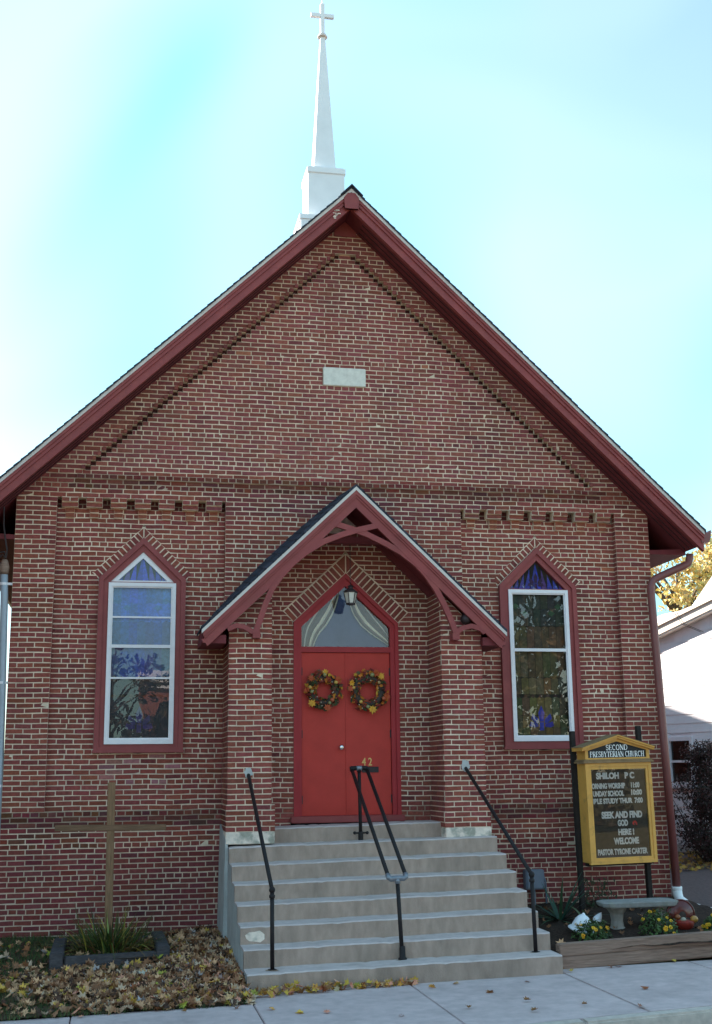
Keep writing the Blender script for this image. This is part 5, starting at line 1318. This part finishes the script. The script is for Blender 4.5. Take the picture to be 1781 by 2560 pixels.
b = MB(); P = [(s0, ez(s0) + .27), (2.35, ez(2.35) + .27), (3.6, ez(2.35) + 1.70), (s1, ez(2.35) + 3.2), (s1, ez(s1) + .27)][0:5]; P = [(s0, ez(s0) + .1), (s1, ez(s1) + .1), (s1, ez(2.35) + 3.0), (2.35, ez(2.35) + .29), (s0, ez(s0) + .29)]; b.prism(P, -.12, 4.6); b.build('upper_gable', M['siding'], hs)
b = MB(); b.tube([(2.2, -.52, ez(2.2) + .25), (2.35, -.45, ez(2.2) - .05), (2.5, -.02, ez(2.2) - .22)], .008, 5); b.tube([(2.26, -.52, ez(2.2) + .25), (2.41, -.45, ez(2.2) - .05), (2.56, -.02, ez(2.2) - .22)], .008, 5); b.build('cable', M['iron'], hs)
b = MB(); b.tube([(1.0, -1.6, .18), (1.7, -2.0, .16)], .03, 8); b.build('drain_pipe', M['pvc'], hs)

def leaf_cloud(b, blobs, n, size, pal, rr, kind=OVAL):
    for k in range(n):
        c, r_ = rr.choice(blobs); u = Vector((rr.gauss(0, 1), rr.gauss(0, 1), rr.gauss(0, 1))).normalized() * rr.random() ** .45
        p = Vector(c) + Vector((u.x * r_[0], u.y * r_[1], u.z * r_[2])); t = rr.choice(pal); g = rr.uniform(.7, 1.3)
        put_leaf(b, p, (rr.uniform(-1, 1), rr.uniform(-1, .4), rr.uniform(-.3, 1)), size * rr.uniform(.6, 1.3), tuple(q * g for q in t), kind, .4, rr=rr)
sh = thing('shrub', 'dark purple-brown evergreen shrub in front of the white house', 'shrub', (12.95, 5.9, .1)); rr = random.Random(9)
b = MB()
for k in range(26):
    a = rr.uniform(0, 6.283); q = rr.uniform(.2, .9); h = rr.uniform(.6, 2.2); b.tube([(0, 0, 0), (q * .5 * math.cos(a), q * .5 * math.sin(a), h * .5), (q * math.cos(a), q * math.sin(a), h)], [.02, .012, .004], 5, (0.05, 0.03, 0.03))
b.build('stem', M['plant'], sh)
b = MB(); blobs = []
for k in range(64):
    a = rr.uniform(0, 6.283); h = rr.uniform(.30, 2.3); q = rr.uniform(0, .80 if h < 1.6 else .45); blobs.append(((q * math.cos(a), q * math.sin(a), h), (.24, .24, .26)))
leaf_cloud(b, blobs, 14000, .055, [(0.045, 0.020, 0.022), (0.06, 0.022, 0.022), (0.03, 0.022, 0.018), (0.035, 0.03, 0.02)], rr)
for k in range(26):
    a = rr.uniform(0, 6.283); h = rr.uniform(.4, 2.1); p = Vector((.80 * math.cos(a), .80 * math.sin(a), h))
    for j in range(16): put_leaf(b, p + Vector((math.cos(a), math.sin(a), .9)) * (.022 * j), (rr.uniform(-1, 1), rr.uniform(-1, 1), .3), .05, (0.05, 0.022, 0.022), OVAL, .3, rr=rr)
b.build('foliage', M['plant'], sh, kind='stuff')
b = MB(); rr = random.Random(19)
for k in range(900):
    x = rr.uniform(10.6, 15.5); y = rr.uniform(4.6, 7.9); put_leaf(b, (x, y, drive_z(x, y) + .03), (rr.uniform(-.5, .5), rr.uniform(-.9, .2), 1), rr.uniform(.08, .16), rr.choice([(0.30, 0.15, 0.03), (0.22, 0.12, 0.04), (0.12, 0.09, 0.03), (0.10, 0.05, 0.03), (0.36, 0.22, 0.04)]), MAPLE, .4, rr=rr)
o = b.build('leaf_scatter', M['leaf'], kind='stuff'); o['label'] = 'yellow and brown leaves scattered on the drive before the shrub'

def tree(name, lab, cat, base, h, crown, pal, n, size, seed, trunk_r=.28, group=None, gaps=60):
    rr = random.Random(seed); t = thing(name, lab, cat, base, group=group)
    b = MB(); b.tube([(0, 0, -.3), (.1, .05, h * .25), (-.05, .1, h * .5), (.1, 0, h * .8)], [trunk_r, trunk_r * .8, trunk_r * .5, .03], 9)
    tips = []
    for k in range(34):
        a = rr.uniform(0, 6.283); z0 = h * rr.uniform(.22, .7); q = crown * rr.uniform(.5, 1.0) * (1 - .5 * max(0, z0 / h - .4)); z1 = z0 + h * rr.uniform(.08, .30)
        m_ = Vector((q * .45 * math.cos(a), q * .45 * math.sin(a), (z0 + z1) / 2 + .1)); e = Vector((q * math.cos(a), q * math.sin(a), z1))
        b.tube([(0, 0, z0), m_, e], [trunk_r * .3, trunk_r * .16, .012], 6); tips += [m_ * .4 + e * .6, e]
        for j in range(3):
            f_ = e + Vector((rr.uniform(-1, 1), rr.uniform(-1, 1), rr.uniform(-.2, .9))) * crown * .22; b.tube([m_ * .3 + e * .7, f_], [.02, .006], 5); tips.append(f_)
    b.build('trunk', M['bark'], t, smooth=True)
    if n:
        b = MB(); blobs = [(tuple(p), (crown * rr.uniform(.09, .20),) * 3) for p in tips for _ in range(1)]
        leaf_cloud(b, blobs, n, size, pal, rr); b.build('crown', M['plant'], t, kind='stuff')
    return t
YEL = [(0.74, 0.56, 0.15), (0.66, 0.52, 0.18), (0.52, 0.46, 0.18), (0.74, 0.50, 0.18), (0.60, 0.40, 0.15)]
tree('yellow_tree', 'yellow autumn tree seen between the church eave and the white house', 'tree', (21.5, 24, .2), 11.5, 3.6, YEL, 9000, .20, 31)
# branch of yellow leaves near the house window
br = thing('maple_sapling', 'thin sapling with a spray of yellow leaves before the house window', 'tree', (13.75, 5.0, .1)); rr = random.Random(77)
b = MB(); b.tube([(0, 0, 0), (.02, 0, 1.5), (-.05, 0, 2.6)], [.025, .018, .01], 6); b.tube([(.0, 0, 2.2), (-.18, -.02, 2.36), (-.42, 0, 2.28)], [.01, .007, .004], 5); b.tube([(-.05, 0, 2.5), (.1, 0, 2.9)], [.008, .004], 5); b.build('trunk', M['bark'], br)
b = MB(); leaf_cloud(b, [((-.18, 0, 2.36), (.16, .1, .12)), ((-.40, 0, 2.28), (.10, .08, .06)), ((.05, 0, 2.75), (.20, .12, .26)), ((0, 0, 2.5), (.1, .1, .14))], 120, .13, YEL[:2] + [(0.62, 0.45, 0.10)], rr, MAPLE); b.build('crown', M['plant'], br, kind='stuff')

# off to the side: an unseen two-storey house added to shade the lawn, and what the windows mirror across the street
lh = thing('added_shade_house', 'unseen two-storey brick house added left of the church to shade the lawn', 'house', (-6.5, 5.0, -.3))
b = MB(); b.box(-4, 3.8, -8.4, 9, 0, 8.6); b.prism([(-4, 8.6), (3.8, 8.6), (-.1, 11.6)], -8.4, 9); b.build('wall', M['plainbrick'], lh)
b = MB(); b.prism([(-4.3, 8.4), (-.1, 11.65), (4.1, 8.4), (4.1, 8.6), (-.1, 11.9), (-4.3, 8.6)], -8.8, 9.3); b.build('roof', M['roofgrey'], lh)
ob = thing('street_building', 'red brick building with white cornice across the street', 'building', (7.0, -34, -.4))
b = MB(); b.box(-4.6, 4.6, -6, 0, 0, 6.4); b.build('wall', M['plainbrick'], ob)
b = MB(); b.box(-4.8, 4.8, -.2, .35, 6.2, 6.65); b.box(-4.7, 4.7, -.2, .2, 5.9, 6.05); b.build('cornice', M['white'], ob)
for k in range(4):
    for z in (1.0, 3.8):
        x = -3.5 + 2.3 * k; b = MB(); b.ring(rect(x - .5, x + .5, z, z + 1.5), rect(x - .42, x + .42, z + .08, z + 1.42), .0, .06); w_ = b.build('window', M['white'], ob)
        b = MB(); b.face([(x + .42, .02, z + .08), (x - .42, .02, z + .08), (x - .42, .02, z + 1.42), (x + .42, .02, z + 1.42)]); b.build('window_pane', M['dark'], w_)
tree('street_tree', 'brown-leaved oak across the street mirrored in the dark window', 'tree', (19.5, -33, -.4), 15, 7.0, [(0.10, 0.06, 0.03), (0.14, 0.08, 0.035), (0.07, 0.06, 0.03)], 9000, .55, 51)
tree('street_tree', 'bare-topped tree across the street mirrored at the edge of the sky window', 'tree', (1.1, -33, -.4), 8.5, 2.3, [(0.05, 0.035, 0.025), (0.08, 0.05, 0.03), (0.035, 0.03, 0.025)], 1500, .26, 52, .20)

bt = thing('bare_tree', 'bare tree whose thin twigs poke in from beyond the frame', 'tree', (22.5, 14, 0))
b = MB(); b.tube([(0, 0, -.3), (.1, 0, 8), (0, 0, 17)], [.3, .2, .04], 9)
for P in ([(0, 0, 13.0), (-2.0, 0, 15.6), (-3.0, 0, 16.05), (-3.35, 0, 15.95)], [(-2.6, 0, 15.85), (-3.1, 0, 16.25), (-3.2, 0, 16.0)], [(0, 0, 12.2), (-2.2, 0, 14.2), (-2.95, 0, 14.55), (-3.32, 0, 14.72)], [(-2.9, 0, 14.55), (-3.3, 0, 14.85)], [(0, 0, 6.0), (-3.0, 0, 7.6), (-4.2, 0, 8.45), (-4.6, 0, 8.7)], [(-4.2, 0, 8.45), (-4.55, 0, 8.35)]):
    b.tube(P, [.05, .03, .014, .006][:len(P)] if len(P) == 4 else [.014, .009, .006][:len(P)], 5)
b.build('trunk', M['bark'], bt)
hg = thing('added_dark_hedge', 'unseen dark evergreen screen added across the street to darken the right window', 'hedge', (20, -31, -.4)); rr = random.Random(5)  # added out of view so the right window mirrors something dark
b = MB(); b.tube([(-8, 0, .2), (8, 0, .2)], .1, 5); b.build('stem', M['bark'], hg)
b = MB(); leaf_cloud(b, [((-7.5 + i * .8, 0, h), (.7, .7, .7)) for i in range(20) for h in (.7, 1.8, 2.9, 4.0, 5.1)], 9000, .36, [(0.07, 0.06, 0.025), (0.05, 0.045, 0.02), (0.09, 0.06, 0.025)], rr); b.build('foliage', M['plant'], hg, kind='stuff')
